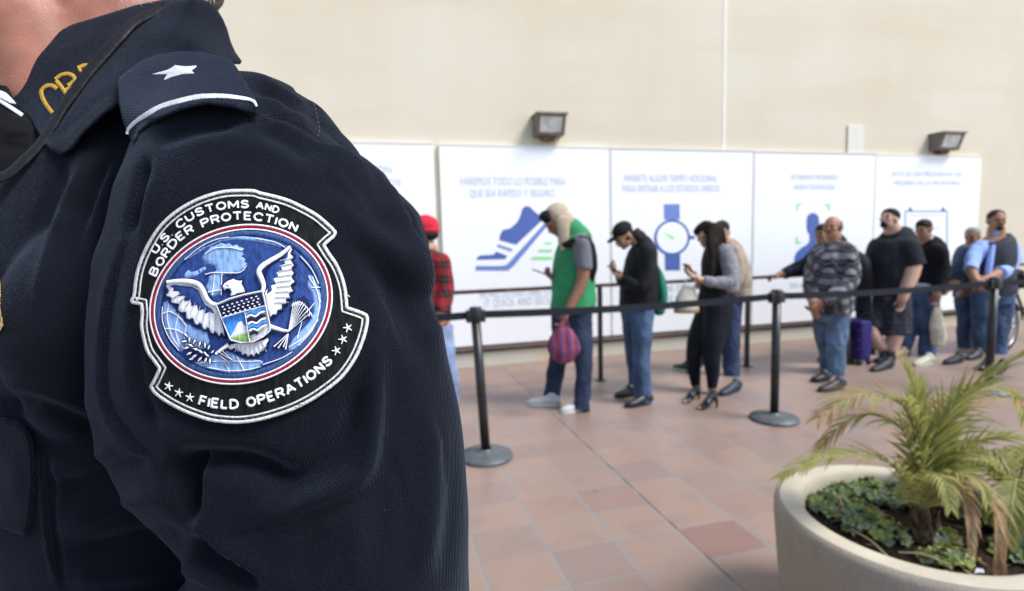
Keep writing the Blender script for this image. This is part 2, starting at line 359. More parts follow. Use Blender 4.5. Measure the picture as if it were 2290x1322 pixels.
for i, (x0, x1) in enumerate(edges):
    zt = 2.50-.008*i
    r = empty('information_panel', ((x0+x1)/2, YP, .25), labels[i], 'panel', 'white information panels along the wall')
    b = MB(); b.box((x0, YP, .25), (x1, YW-.002, zt), bev=.003); b.build('board', m_white, r, False)
    b = MB()
    b.box((x0-(.020 if i > 1 else .002), YP-.004, .262), (x0+.010, YP+.01, zt)); b.box((x0-.002, YP-.006, zt-.014), (x1+.002, YP+.012, zt+.004))
    b.build('edge_trim', m_trim if i in (2, 3) else mat('trim_cream', (.80, .78, .72), .6), r, False)
    b = MB(); b.box((x0-.01, YP-.02, .232), (x1+.01, YW-.003, .252)); b.build('bottom_rail', mat('dark_rail', (.10, .075, .07), .6, var=.4, vscale=9), r, False)
    t = MB()
    def ln(body, pxl, pxr, pyb, pyt):
        a = W(pxl, pyb, YP); c = W(pxr, pyb, YP); top = W((pxl+pxr)/2, pyt, YP); t = MB(); words(t, body, (a.x+c.x)/2, (a.z+c.z)/2, top.z-(a.z+c.z)/2, abs(c.x-a.x)); t.build('lettering', m_text, r, False)
    if i == 0:
        ln('PARA TU PROTECCIÓN', 640, 876, 386, 370); ln('TE PEDIREMOS TUS DATOS', 600, 897, 415, 400)
    if i == 1:
        ln('HAREMOS TODO LO POSIBLE PARA', 1030, 1264, 414, 396); ln('QUE SEA RÁPIDO Y SEGURO.', 1050, 1243, 440, 423)
        ln('WE WILL DO EVERYTHING TO MAKE', 1072, 1262, 662, 645); ln('IT QUICK AND SECURE.', 1084, 1252, 682, 665)
        pol = [(z1([(377,228),(380,205),(392,181),(430,172),(462,142),(478,112),(485,82),(496,69),(510,66),(524,70),(545,92),(572,112),(580,135),(458,250)]),0),
               (z1([(268,322),(272,310),(288,301),(350,298),(362,283),(415,303),(405,318)]),0),
               (z1([(370,248),(440,272),(436,282),(366,258)]),1),
               (z1([(265,352),(385,352),(412,346),(430,328),(600,140),(602,165),(445,352),(420,372),(265,372)]),1),
               (z1(rect(595,238,628,245)),2),(z1(rect(565,272,630,282)),2),(z1(rect(533,306,630,318)),2)]
    if i == 2:
        ln('INVIERTE ALGÚN TIEMPO ADICIONAL', 1397, 1604, 406, 390); ln('PARA ENTRAR A LOS ESTADOS UNIDOS.', 1392, 1612, 429, 413)
        ln('TAKE SOME EXTRA TIME', 1430, 1590, 652, 636); ln('TO ENTER THE UNITED STATES.', 1420, 1600, 674, 658)
        pol = [(z2([(368,42),(457,42),(459,130),(370,130)]),1),(z2([(374,325),(460,325),(460,418),(376,418)]),0),
               (z2([(505,218),(530,222),(545,226),(545,238),(528,240),(505,244)]),0),(z2([(308,285),(322,272),(335,295),(322,305)]),0),
               (z2(circ(415,232,101,102)),0),(z2(circ(415,232,87,88)),3),(z2([(362,198),(422,226),(428,236),(424,243),(410,243)]),2)]
    if i == 3:
        ln('ESTAREMOS PROBANDO', 1769, 1875, 402, 390); ln('NUEVA TECNOLOGÍA', 1776, 1867, 424, 412)
        ln('WE WILL BE TESTING', 1766, 1880, 642, 630); ln('NEW TECHNOLOGY', 1772, 1872, 664, 652)
        pol = [(z3([(245,392),(246,345),(256,318),(285,290),(318,272),(332,252),(332,215),(318,195),(315,150),(318,115),(330,98),(350,92),(372,98),(384,115),(387,150),(384,190),(374,215),(374,250),(390,270),(430,290),(462,318),(478,345),(480,392)]),0),
               (z3([(258,40),(290,40),(290,48),(267,48),(267,76),(258,76)]),2),(z3([(420,40),(449,40),(449,76),(440,76),(440,48),(420,48)]),2),
               (z3([(256,228),(265,228),(265,255),(286,255),(286,264),(256,264)]),2),(z3([(449,228),(449,264),(420,264),(420,255),(440,255),(440,228)]),2)]
    if i == 4:
        ln('ESTE ES UN PROGRAMA DE', 1995, 2150, 394, 384); ln('PRUEBA DE LA FRONTERA', 2000, 2146, 414, 404)
        ln('THIS IS A TEST PROGRAM', 2000, 2146, 650, 640)
        pol = [(z4(rect(125,88,402,98)),3),(z4(rect(125,98,133,420)),3),(z4(rect(395,98,402,420)),3),(z4(rect(125,412,402,420)),3),
               (z4([(148,92),(160,62),(176,92)]),0),(z4([(358,92),(372,62),(388,92)]),0),(z4(rect(150,118,378,121)),3),(z4(rect(160,200,370,203)),3),(z4(rect(160,280,370,283)),3)]
    if i: flat(pol, 'p', r).build('printed_picture', [m_blue, m_blue2, m_green, m_white if i == 2 else m_pale], r, False)

# ------------------------------------------------------------------ wall lamps and cover plate
def wall_lamp(px, py, wd, label):
    c = W(px, py, YW); r = empty('wall_lamp', (c.x, YW, c.z), label, 'lamp', 'floodlights on the wall above the panels')
    x0, x1 = c.x-wd/2, c.x+wd/2; z0, z1_ = c.z-.105, c.z+.110
    mh = mat('lamp_bronze', (.17, .15, .12), .5, var=.3, vscale=12); b = MB()
    # wedge housing: deep at the top, shallow below, hollow front frame
    yb, yt, yl = YW-.001, YW-.20, YW-.12
    b.add([(x0, yb, z0), (x1, yb, z0), (x1, yb, z1_), (x0, yb, z1_), (x0, yl, z0), (x1, yl, z0), (x1, yt, z1_), (x0, yt, z1_)],
          [[0, 3, 2, 1], [0, 1, 5, 4], [3, 7, 6, 2], [0, 4, 7, 3], [1, 2, 6, 5], [4, 5, 6, 7]])
    b.box((x0-.018, yt-.03, z1_-.004), (x1+.018, yb, z1_+.022), bev=.004)
    b.build('housing', mh, r, False)
    b = MB()
    def fp(u, v, d): # on slanted front
        z = z0+(z1_-z0)*v; y = yl+(yt-yl)*v; return (x0+(x1-x0)*u, y-d, z)
    q = [fp(.1, .16, .004), fp(.9, .16, .004), fp(.9, .9, .004), fp(.1, .9, .004)]
    b.add(q, [[0, 1, 2, 3]]); b.build('glass', mat('lamp_glass', (.74, .73, .67), .2, var=.25, vscale=9, bump=.3, bscale=25), r, False)
    b = MB()
    for u0, u1, v0, v1 in ((0, .1, 0, 1), (.9, 1, 0, 1), (.1, .9, 0, .15), (.1, .9, .9, 1)):
        a = [fp(u0, v0, .002), fp(u1, v0, .002), fp(u1, v1, .002), fp(u0, v1, .002)]; c_ = [fp(u0, v0, .016), fp(u1, v0, .016), fp(u1, v1, .016), fp(u0, v1, .016)]
        b.add(a+c_, [[4, 5, 6, 7], [0, 1, 5, 4], [1, 2, 6, 5], [2, 3, 7, 6], [3, 0, 4, 7]])
    b.build('frame', mh, r, False)
    b = MB(); b.box((c.x-.07, YW-.10, z0-.045), (c.x+.07, YW-.001, z0+.0), bev=.01); b.build('bracket', mat('lamp_rust', (.22, .13, .07), .8, var=.4), r, False)
wall_lamp(1222, 287, .33, 'bronze wall floodlight above the running shoe panel')
wall_lamp(2100, 322, .38, 'bronze wall floodlight near the right end of the panels')
c = W(1911, 318, YW); b = MB(); b.box((c.x-.13, YW-.02, c.z-.23), (c.x+.13, YW-.001, c.z+.22), bev=.006)
tag(b.build('cover_plate', mat('plate_paint', (.735, .71, .62), .6, var=.04), None, False), 'pale rectangular cover plate on the wall above the panels', 'cover plate')

# ------------------------------------------------------------------ fixed railing beside the panels
m_blk = mat('black_paint', (.012, .012, .013), .38, var=.3, vscale=20)
m_rust = mat('rail_top', (.018, .014, .013), .5, var=.4, vscale=9, col2=(.13, .045, .03), detail=2.)
YR = 4.915
rl = empty('metal_railing', (2.17, YR, 0), 'low black metal railing with worn top rail between the queue and the panels', 'railing')
b = MB(); b.box((-2.0, YR-.02, .945), (9.0, YR+.02, .98), bev=.006); b.build('top_rail', m_rust, rl, False)
b = MB(); b.box((-2.0, YR-.015, .385), (9.0, YR+.015, .415), bev=.005); b.build('bottom_bar', m_rust, rl, False)
for x in (-1.27, .45, 2.17, 3.885, 5.6, 7.32, 8.98):
    b = MB(); b.box((x-.02, YR-.022, .008), (x+.02, YR+.018, .944), bev=.004); b.box((x-.05, YR-.05, 0.001), (x+.05, YR+.05, .007)); b.build('post', m_blk, rl, False)

# ------------------------------------------------------------------ belt stanchions
m_base = mat('stanchion_base', (.085, .095, .10), .45, var=.25, vscale=30, bump=.1); m_belt = mat('belt_webbing', (.014, .016, .022), .75, bump=.3, bscale=300)
def stanchion(x, y, x2, y2, lean, label):
    r = empty('belt_stanchion', (x, y, 0), label, 'stanchion', 'black belt stanchions fencing the queue')
    b = MB(); b.lathe((x, y, 0), [(.001, .0), (.176, .0), (.178, .012), (.172, .024), (.10, .040), (.045, .048), (.036, .06)], 56); b.build('base', m_base, r)
    top = Vector((x+lean, y, .90))
    b = MB(); b.tube([(x, y, .03), (x+lean, y, .90)], [.031, .031], 20, round_=False); b.build('pole', m_blk, r)
    b = MB(); b.tube([top, top+Vector((0, 0, .03)), top+Vector((0, 0, .095)), top+Vector((0, 0, .104))], [.031, .040, .041, .036], 24, round_=False)
    b.box((top.x-.062, y-.022, .905), (top.x+.062, y+.022, .985), bev=.006); b.build('belt_head', m_blk, r)
    if x2 is not None:
        b = MB(); n = 24; vv = []; ff = []
        L = x2-x-lean-.12
        for k in range(n+1):
            t = k/n; xx = top.x+.06+L*t; yy = y+(y2-y)*t; sag = -.018*4*t*(1-t); zc = .952+sag; tw = .12*sin(t*3.1)
            for s, d in ((-.024, -.0012), (.024, -.0012), (.024, .0012), (-.024, .0012)): vv.append((xx, yy+d+tw*s, zc+s))
        for k in range(n):
            for j in range(4): ff.append([k*4+j, k*4+(j+1) % 4, k*4+4+(j+1) % 4, k*4+4+j])
        ff += [[3, 2, 1, 0], [n*4, n*4+1, n*4+2, n*4+3]]
        b.add(vv, ff); b.build('belt', m_belt, r, False)
SX = [-1.75, .666, 2.933, 5.16, 7.4]; SY = [3.5, 3.376, 3.386, 3.40, 3.42]
slabs = ['belt stanchion standing out of view behind the officer', 'black belt stanchion beside the officer’s arm, left of the green vest', 'black belt stanchion on a round grey base, middle of the plaza',
         'black belt stanchion behind the palm fronds, in front of the man in the grey vest', 'black belt stanchion beyond the right edge of the picture']
for i in range(5):
    stanchion(SX[i], SY[i], SX[i+1] if i < 4 else None, SY[i+1] if i < 4 else 0, [0, -.038, .0, .0, 0][i], slabs[i])
# ------------------------------------------------------------------ people of the queue
rnd = random.Random(7)
SKIN = {'tan': mat('skin_tan', (.34, .17, .10), .55, var=.08, vscale=30, spec=.4), 'mid': mat('skin_mid', (.40, .21, .135), .55, var=.08, vscale=30, spec=.4),
        'fair': mat('skin_fair', (.52, .31, .23), .55, var=.08, vscale=30, spec=.4), 'brown': mat('skin_brown', (.25, .12, .07), .55, var=.08, vscale=30, spec=.4)}
m_eye = mat('eye_dark', (.03, .02, .015), .2); m_lip = mat('lip', (.27, .10, .08), .5); m_hair = mat('hair_black', (.010, .008, .007), .6, spec=.25, var=.4, vscale=60, bump=.6, bscale=150)
m_hairg = mat('hair_grey', (.30, .29, .28), .7, var=.3, vscale=50, bump=.6, bscale=150); m_hairb = mat('hair_brown', (.012, .0065, .0045), .6, spec=.12, var=.4, vscale=40, bump=.6, bscale=120)
def denim(n, c, lo=.42): c = tuple(.82*v+.18*sum(c)/3 for v in c); return mat(n, c, .85, var=lo, vscale=5, bump=.5, bscale=30, detail=6.)
class Fig:
    def __init__(s, label, Y, cat='person', group='people waiting in the queue', foot=(0, 0)):
        s.Y = Y; b = W(foot[0], foot[1], Y); s.root = empty('person', (b.x, Y, 0), label, cat, group); s.skin = MB(); s.parts = {}
    def pt(s, x, y, dy=0): return W(x, y, s.Y+dy)
    def rows(s, rows, k=1., add=0.):
        p = []; r = []
        for q in rows:
            v = s.pt(q[0], q[1], q[2]); sc = (v-CAM).dot(FW)/FPX; a = q[3]*sc*k+add
            b = (q[4]*k+add) if len(q) > 4 else a
            p.append(v); r.append((a, b))
        return p, r
    def T(s, mb, rows, k=1., add=0., n=18, sub=3, round_=True, mi=0):
        p, r = s.rows(rows, k, add); mb.tube(p, r, n, mi, side=(RT.x, RT.y, 0), sub=sub, round_=round_)
    def cloth(s, name, m, tubes, voxel=.011, noise_=.006, ns=9., round_=False, parent=None, extra=None, smooth=4, yoke=None):
        if name == 'jeans': noise_, ns = .013, 11.
        mb = MB()
        starts = [t for t in tubes if isinstance(t, tuple) and 'add' in t[1]]
        if len(starts) == 2:
            e = [s.rows(t[0][:1], 1., t[1]['add']+.003) for t in starts]; mb.tube([e[0][0][0], e[1][0][0]], [e[0][1][0][0]*.97, e[1][1][0][0]*.97], 16)
        for t in tubes:
            kw = {}
            if isinstance(t, tuple):
                t, kw = t; q, e = s.rows(t[:1], 1., kw.get('add', 0)+.002); mb.blob(q[0], (e[0][0], e[0][0], e[0][0]))
            s.T(mb, t, round_=kw.get('r', round_), add=kw.get('add', 0), k=kw.get('k', 1.))
        if extra: extra(mb)
        V, F = fuse(mb, voxel, smooth)
        if noise_: V = crumple(V, F, noise_, ns)
        return mesh_obj(name, V, F, m, parent or s.root)
    def head(s, x, y, dy, fdir, sk, sc=1., ears=True):
        c = s.pt(x, y, dy); f = Vector(fdir).normalized(); S = Vector((0, 0, 1)).cross(f).normalized(); u = f.cross(S); s.hc, s.hf, s.hs, s.hu, s.hk = c, f, S, u, sc
        q = s.hq; B = s.skin; fr = (f, S, u)
        for (a, b, e, r) in ((-.004, 0, .026, (.096, .077, .093)), (.020, 0, -.050, (.070, .058, .062)), (.056, 0, -.090, (.028, .030, .022)), (.096, 0, -.010, (.014, .011, .026)), (.105, 0, -.026, (.015, .014, .012)),
                             (.078, 0, .026, (.020, .052, .014)), (.086, 0, -.056, (.014, .026, .012)), (.066, .038, -.018, (.022, .022, .020)), (.066, -.038, -.018, (.022, .022, .020))):
            B.blob(q(a, b, e), [w*sc for w in r], fr)
        if ears:
            for e in (1, -1): B.blob(q(-.010, .079*e, -.008), [w*sc for w in (.018, .009, .032)], fr)
        mb = MB()
        for e in (1, -1): mb2 = MB(); mb2.blob(q(.084, .032*e, .004), [w*sc for w in (.008, .010, .005)], fr, n=8); mb2.build('eye', m_eye, s.root)
        mb = MB(); mb.blob(q(.092, 0, -.056), [w*sc for w in (.0095, .024, .007)], fr, n=10); mb.build('mouth', m_lip, s.root)
    def hq(s, a, b, e): return s.hc+s.hf*(a*s.hk)+s.hs*(b*s.hk)+s.hu*(e*s.hk)
    def hair(s, blobs, m, name='hair', ns=40., amp=.004, voxel=.007, parent=None, smooth=2):
        mb = MB()
        for (a, b, e, r) in blobs: mb.blob(s.hq(a, b, e), [w*s.hk for w in r], (s.hf, s.hs, s.hu), n=18)
        V, F = fuse(mb, voxel, smooth); V = crumple(V, F, amp, ns)
        return mesh_obj(name, V, F, m, parent or s.root)
    def brows(s, m=None):
        for e in (1, -1):
            mb = MB(); mb.blob(s.hq(.094, .030*e, .026), (.005, .017, .003), (s.hf, s.hs, s.hu), n=8); mb.build('eyebrow', m or m_hair, s.root)
    def hand(s, x, y, dy, tx, ty, tdy=0, curl=.5, thumb=1, sc=1., palm=None):
        """wrist pixel -> knuckle pixel; five separate fingers, curled"""
        a = s.pt(x, y, dy); b = s.pt(tx, ty, tdy); d = (b-a).normalized(); nrm = Vector(palm) if palm else Vector((0, 1, 0)); w = d.cross(nrm)
        if w.length < .1: w = d.orthogonal()
        w.normalize(); nrm = w.cross(d).normalized(); B = s.skin; k = .085*sc
        B.tube([a-d*.02, a+d*.02, a+d*k*.6, a+d*k], [(.024*sc, .017*sc), (.030*sc, .015*sc), (.038*sc, .014*sc), (.036*sc, .012*sc)], 12, side=w)
        for j, (o, L) in enumerate(((-.029, .072), (-.010, .080), (.010, .076), (.028, .060))):
            p = a+d*k*.92+w*o*sc; L *= sc; c1 = curl*.6; c2 = curl*1.3
            p1 = p+(d*cos(c1)+nrm*sin(c1))*L*.45; p2 = p1+(d*cos(c2)+nrm*sin(c2))*L*.33; p3 = p2+(d*cos(c2*1.4)+nrm*sin(c2*1.4))*L*.25
            B.tube([p, p1, p2, p3], [.0088*sc, .0082*sc, .0075*sc, .0066*sc], 8)
        t0 = a+d*.022*sc-w*thumb*-.028*sc; t1 = t0+(d*.6+w*thumb*.6+nrm*.4).normalized()*.04*sc; t2 = t1+(d*.85+w*thumb*.1+nrm*.5).normalized()*.032*sc
        B.tube([t0, t1, t2], [.012*sc, .0105*sc, .0085*sc], 8)
    def shoe(s, hx, hy, tx, ty, m, h=.055, w=.046, sole=None, ankle=.05):
        a = G(hx, hy); b = G(tx, ty); d = (b-a); L = d.length; d.normalize(); S = Vector((0, 0, 1)).cross(d)
        up = Vector((0, 0, 1)); mb = MB()
        mb.tube([a+up*.052, a+d*L*.30+up*.052, a+d*L*.62+up*.038, a+d*L*.88+up*.030, b-d*.01+up*.026], [(w*.76, .040), (w*.80, .040), (w*.92, .030), (w*.82, .023), (w*.55, .016)], 16, side=S, sub=3)
        mb.tube([a+d*.045+up*.06, a+d*.045+up*.085], [(.038, .042), (.036, .040)], 14, side=S)
        V, F = fuse(mb, .007, 3); V[:, 2] = np.maximum(V[:, 2], .012); o = mesh_obj('shoe', V, F, m, s.root)
        sm = MB(); n = 20; V = []
        for k in range(n):
            t = 2*pi*k/n; q = a+d*(L*.5-L*.53*cos(t)); wd = w*(1.02 if cos(t) < 0 else .86)*abs(sin(t))**.6*(1 if sin(t) > 0 else -1); V.append(q+S*wd)
        sm.add([tuple(v+up*.002) for v in V]+[tuple(v+up*.022) for v in V], [list(range(n))[::-1], [n+k for k in range(n)]]+[[k, (k+1) % n, n+(k+1) % n, n+k] for k in range(n)])
        sm.build('sole', sole or m, o, False)
        s.skin.tube([a+d*.04+up*.06, a+d*L*.5+up*.035, b-d*.03+up*.028], [(.030, .034), (.034, .022), (.025, .014)], 10, side=S)
        return a, b
    def done(s, sk, voxel=.0075):
        V, F = fuse(s.skin, voxel, 2); mesh_obj('body', V, F, sk, s.root); return s
def crumple(V, F, amp, ns):
    """move a surface along its normals by fractal noise: cloth wrinkles, hair locks"""
    V = np.asarray(V, float); nrm = np.zeros_like(V); Fa = np.array([f if len(f) == 4 else list(f)+[f[-1]] for f in F])
    fn = np.cross(V[Fa[:, 2]]-V[Fa[:, 0]], V[Fa[:, 3]]-V[Fa[:, 1]])
    for k in range(4): np.add.at(nrm, Fa[:, k], fn)
    nrm /= np.maximum(np.linalg.norm(nrm, axis=1), 1e-12)[:, None]
    d = np.array([noise.noise((x*ns, y*ns, z*ns*.55))+.5*noise.noise((x*ns*2.3, y*ns*2.3+5, z*ns*1.6)) for x, y, z in V])
    return V+nrm*(d*amp)[:, None]
def bodyfill(P_, torso, limbs, k=.86):
    P_.T(P_.skin, [torso[0]]+[(q[0], q[1]-4, q[2], q[3]*.86, q[4]*.86) for q in torso[1:-2]]+[(torso[-2][0], torso[-2][1], torso[-2][2], torso[-2][3]*.7, torso[-2][4]*.7)], k=k)
    for l in limbs: P_.T(P_.skin, l, k=k if True else 1)
def ext(l): q = l[-1]; return l[:-1]+[(q[0], q[1]+4, q[2], q[3])+tuple(q[4:]), (q[0]-1, q[1]+14, q[2], q[3]+2)+tuple(q[4:])]
m_phone = mat('phone_black', (.015, .015, .018), .2)
def phone(p, d, up, label):
    d = Vector(d).normalized(); up = Vector(up).normalized(); s = d.cross(up).normalized(); up = s.cross(d); mb = MB(); me = bmesh.new(); bmesh.ops.create_cube(me, size=1)
    for v in me.verts: v.co = Vector((v.co.x*.068, v.co.y*.138, v.co.z*.009))
    bmesh.ops.bevel(me, geom=me.edges[:], offset=.003, segments=2, affect='EDGES'); me.verts.index_update()
    f = lambda c: tuple(Vector(p)+s*c[0]+d*c[1]+up*c[2])
    mb.add([f(v.co) for v in me.verts], [[v.index for v in q.verts] for q in me.faces]); me.free()
    r = empty('phone', tuple(p), label, 'phone', 'phones held by people in the queue'); mb.build('phone_body', m_phone, r, False)
    mb = MB(); mb.add([f(c) for c in ((-.031, -.062, .0052), (.031, -.062, .0052), (.031, .062, .0052), (-.031, .062, .0052))], [[0, 1, 2, 3]]); mb.build('screen', mat('screen_glass', (.05, .07, .10), .08), r, False)

# ---- red beanie and plaid shirt, behind the officer's arm
A = Fig('person in a red knit hat and red plaid shirt, partly hidden by the officer’s arm', 4.1, foot=(985, 930))
T_ = [(960, 556, 0, 20, .09), (957, 572, 0, 40, .17), (958, 620, 0, 52, .19), (957, 680, 0, 52, .19), (956, 735, 0, 50, .18)]
aN = [(984, 588, -.14, 22), (996, 648, -.15, 19), (988, 700, -.2, 16)]; aF = [(940, 588, .15, 20), (925, 645, .15, 18), (915, 690, .1, 15)]
lN = [(980, 730, -.08, 34), (992, 800, -.1, 28), (1004, 870, -.1, 22), (1006, 915, -.1, 21)]; lF = [(945, 730, .08, 34), (940, 800, .1, 27), (938, 870, .12, 21), (938, 910, .12, 20)]
bodyfill(A, T_, [aN, aF, lN, lF]); A.T(A.skin, [(958, 550, 0, 15), (952, 530, 0, 15)])
A.head(948, 519, 0, (-.9, .35, 0), 'mid'); A.hand(988, 700, -.2, 984, 722, -.2); A.hand(915, 690, .1, 912, 712, .1)
A.cloth('plaid_shirt', plaid('red_plaid', (.030, .010, .012), (.27, .022, .028), (.045, .075, .065), .055), [T_, (aN, {'add': .006}), (aF, {'add': .006})])
A.cloth('jeans', denim('denim_light', (.17, .25, .42)), [ext(lN), ext(lF), [(957, 715, 0, 46, .16), (957, 745, 0, 50, .16)]])
hb = A.hair([(-.012, 0, .045, (.106, .089, .085)), (-.02, 0, .012, (.104, .088, .04))], mat('red_knit', (.55, .03, .05), .9, bump=.8, bscale=90), 'knit_hat', amp=.002)
A.hair([(-.03, 0, -.02, (.082, .081, .05))], m_hair)
for h, t in (((1012, 938), (968, 944)), ((945, 925), (900, 930))): A.shoe(*h, *t, mat('shoe_dark', (.02, .02, .022), .5))
A.done(SKIN['mid'])

# ---- trapper hat and green vest
A = Fig('person in a green puffer vest and cream trapper hat looking down at a phone', 4.2, foot=(1262, 912))
T_ = [(1282, 505, 0, 14, .10), (1290, 525, 0, 30, .17), (1286, 560, 0, 42, .20), (1282, 610, 0, 47, .20), (1282, 655, 0, 50, .20), (1280, 692, 0, 51, .20)]
aN = [(1300, 545, -.20, 19), (1305, 590, -.22, 17), (1302, 628, -.23, 15), (1286, 665, -.24, 12.5), (1268, 700, -.25, 9.5)]
aF = [(1275, 545, .18, 18), (1270, 600, .2, 16), (1262, 640, .15, 13), (1240, 625, .05, 9.5)]
lF = [(1263, 690, .10, 31, .085), (1258, 750, .13, 25, .08), (1249, 800, .14, 21, .065), (1240, 850, .145, 19), (1233, 893, .145, 20)]
lN = [(1294, 690, -.08, 31, .085), (1300, 760, -.10, 25, .08), (1305, 815, -.12, 20, .065), (1303, 860, -.13, 18), (1301, 900, -.13, 19)]
bodyfill(A, T_, [lN, lF], .84); A.T(A.skin, aN, .92); A.T(A.skin, aF, .92); A.T(A.skin, [(1278, 512, 0, 16), (1262, 500, 0, 16)])
A.head(1245, 495, 0, (-.80, -.12, -.62), 'brown'); A.brows()
A.hand(1268, 700, -.25, 1260, 722, -.25, .9, palm=(-1, 0, 0)); A.hand(1240, 625, .05, 1222, 612, .0, .7, palm=(0, 0, 1))
v = A.cloth('vest', mat('green_vest', (.035, .24, .095), .75, var=.2, vscale=6, bump=.4, bscale=12), [T_, [(1268, 500, 0, 20, .09), (1284, 522, 0, 28, .13)]], noise_=.012, ns=7)
A.cloth('shirt_sleeve', mat('grey_knit', (.15, .15, .17), .9), [(aN[:2]+[(1304, 600, -.22, 17)], {'add': .012})])
A.cloth('shirt_sleeve', mat('grey_knit', (.15, .15, .17), .9), [(aF[:2], {'add': .012})])
A.cloth('draped_scarf', mat('black_knit', (.018, .018, .02), .95, var=.3, bump=.6), [[(1262, 548, -.17, 9, .02), (1276, 544, -.20, 14, .02), (1292, 541, -.222, 17, .018), (1309, 547, -.224, 20, .022), (1321, 572, -.19, 14, .05), (1324, 600, -.15, 12, .06), (1322, 625, -.12, 7, .05)], [(1308, 540, -.2, 12, .05), (1312, 530, .05, 12, .06)]], round_=True)
A.cloth('jeans', denim('denim_navy', (.022, .035, .075)), [ext(lN), ext(lF), [(1280, 680, 0, 40, .16), (1280, 712, 0, 40, .15)]])
mw_ = mat('trapper_cream', (.44, .36, .26), .95, var=.12, vscale=14, bump=.6, bscale=70)
A.hair([(-.035, 0, .05, (.105, .098, .086)), (-.060, .05, -.03, (.060, .048, .090)), (-.060, -.05, -.03, (.060, .048, .090)), (-.080, 0, -.08, (.045, .070, .065)), (-.02, .078, -.055, (.034, .016, .085)), (-.02, -.078, -.055, (.034, .016, .085)), (.0, .084, -.15, (.022, .012, .06)), (.012, .080, -.19, (.020, .012, .045)), (-.0, -.084, -.15, (.020, .012, .05))], mw_, 'trapper_hat', amp=.003)
A.cloth('hat_flap', mw_, [[(1258, 490, -.085, 17, .03), (1260, 515, -.095, 14, .022), (1261, 540, -.10, 11, .018), (1259, 558, -.10, 7, .012)]], round_=True, voxel=.007, noise_=.004)
A.cloth('hat_flap', mw_, [[(1256, 490, .085, 14, .03), (1256, 515, .09, 11, .022), (1256, 545, .09, 8, .015)]], round_=True, voxel=.007, noise_=.004)
A.hair([(.068, 0, .088, (.034, .072, .05)), (.05, 0, .10, (.04, .06, .04))], mat('black_fur', (.012, .012, .013), .95, bump=1, bscale=120), 'hat_brim', amp=.008)
A.hair([(.0, 0, .0, (.070, .080, .06))], m_hair)
wsh = mat('shoe_white', (.52, .52, .51), .6, var=.08); wso = mat('sole_white', (.6, .6, .58), .6)
A.shoe(1246, 908, 1180, 905, wsh, sole=wso); A.shoe(1312, 914, 1256, 925, wsh, sole=wso); A.done(SKIN['brown'])
phone(A.pt(1208, 609, -.02), (-.9, 0, .35), (.3, 0, 1), 'black phone held out by the person in the green vest')
# striped bag
bg = empty('striped_bag', tuple(A.pt(1260, 806, -.27)), 'small magenta striped bag hanging from the hand of the person in the green vest', 'bag')
def stripes():
    m = bpy.data.materials.new('striped_fabric'); m.use_nodes = True; nt = m.node_tree; b = nt.nodes['Principled BSDF']; b.inputs['Roughness'].default_value = .8
    tc = N(nt, 'ShaderNodeTexCoord'); sp = N(nt, 'ShaderNodeSeparateXYZ'); nt.links.new(tc.outputs['Object'], sp.inputs[0])
    t = math_(nt, 'FRACT', math_(nt, 'MULTIPLY', sp.outputs[0], 14.)); cr = N(nt, 'ShaderNodeValToRGB'); cr.color_ramp.interpolation = 'CONSTANT'; nt.links.new(t, cr.inputs[0]); e = cr.color_ramp.elements
    e[0].color = (.16, .02, .065, 1); e[1].position = .3; e[1].color = (.08, .03, .09, 1)
    for p, c in ((.5, (.24, .025, .085, 1)), (.62, (.10, .07, .18, 1)), (.85, (.40, .05, .06, 1))): q = e.new(p); q.color = c
    nt.links.new(cr.outputs[0], b.inputs['Base Color']); return m
mb = MB(); A.Y = 4.2
A.T(mb, [(1260, 728, -.27, 10, .02), (1260, 742, -.27, 24, .045), (1261, 765, -.27, 35, .06), (1261, 785, -.27, 37, .062), (1261, 800, -.27, 26, .05)])
V, F = fuse(mb, .008, 3); V = crumple(V, F, .006, 14); mesh_obj('bag_body', V, F, stripes(), bg)
mb = MB()
for d in (-.03, .02): mb.tube([A.pt(1250, 732, -.27+d), A.pt(1254, 718, -.27+d), A.pt(1262, 713, -.27+d), A.pt(1270, 718, -.27+d), A.pt(1273, 732, -.27+d)], [.005], 8, sub=4)
mb.build('bag_handle', mat('magenta_strap', (.20, .03, .09), .8), bg)

# ---- black cap and jacket
A = Fig('person in a black cap and black jacket holding a phone, wearing blue jeans', 4.2, foot=(1430, 900))
T_ = [(1428, 532, 0, 15, .08), (1437, 552, 0, 26, .17), (1434, 590, 0, 36, .20), (1430, 630, 0, 41, .20), (1427, 668, 0, 41, .19), (1424, 694, 0, 37, .17)]
aN = [(1448, 562, -.18, 19), (1450, 610, -.21, 18), (1436, 645, -.22, 16), (1408, 632, -.14, 13), (1388, 620, -.08, 10)]
aF = [(1430, 562, .18, 18), (1425, 610, .2, 17), (1412, 640, .15, 15), (1395, 630, .06, 12), (1383, 616, .0, 10)]
lN = [(1438, 690, -.08, 26, .09), (1436, 750, -.10, 23, .08), (1434, 800, -.1, 21, .07), (1436, 850, -.1, 20), (1437, 890, -.1, 20)]
lF = [(1413, 690, .08, 26, .09), (1415, 750, .10, 21, .08), (1417, 800, .12, 18, .07), (1420, 840, .14, 16), (1421, 874, .14, 16)]
bodyfill(A, T_, [lN, lF, aN, aF], .8); A.T(A.skin, [(1425, 540, 0, 14), (1408, 530, 0, 15)])
A.head(1395, 527, 0, (-.82, -.1, -.56), 'mid', .93); A.hand(1388, 620, -.08, 1378, 612, -.04, .9, palm=(.3, 0, 1)); A.hand(1383, 616, .0, 1376, 608, .0, .8, palm=(.3, .3, 1))
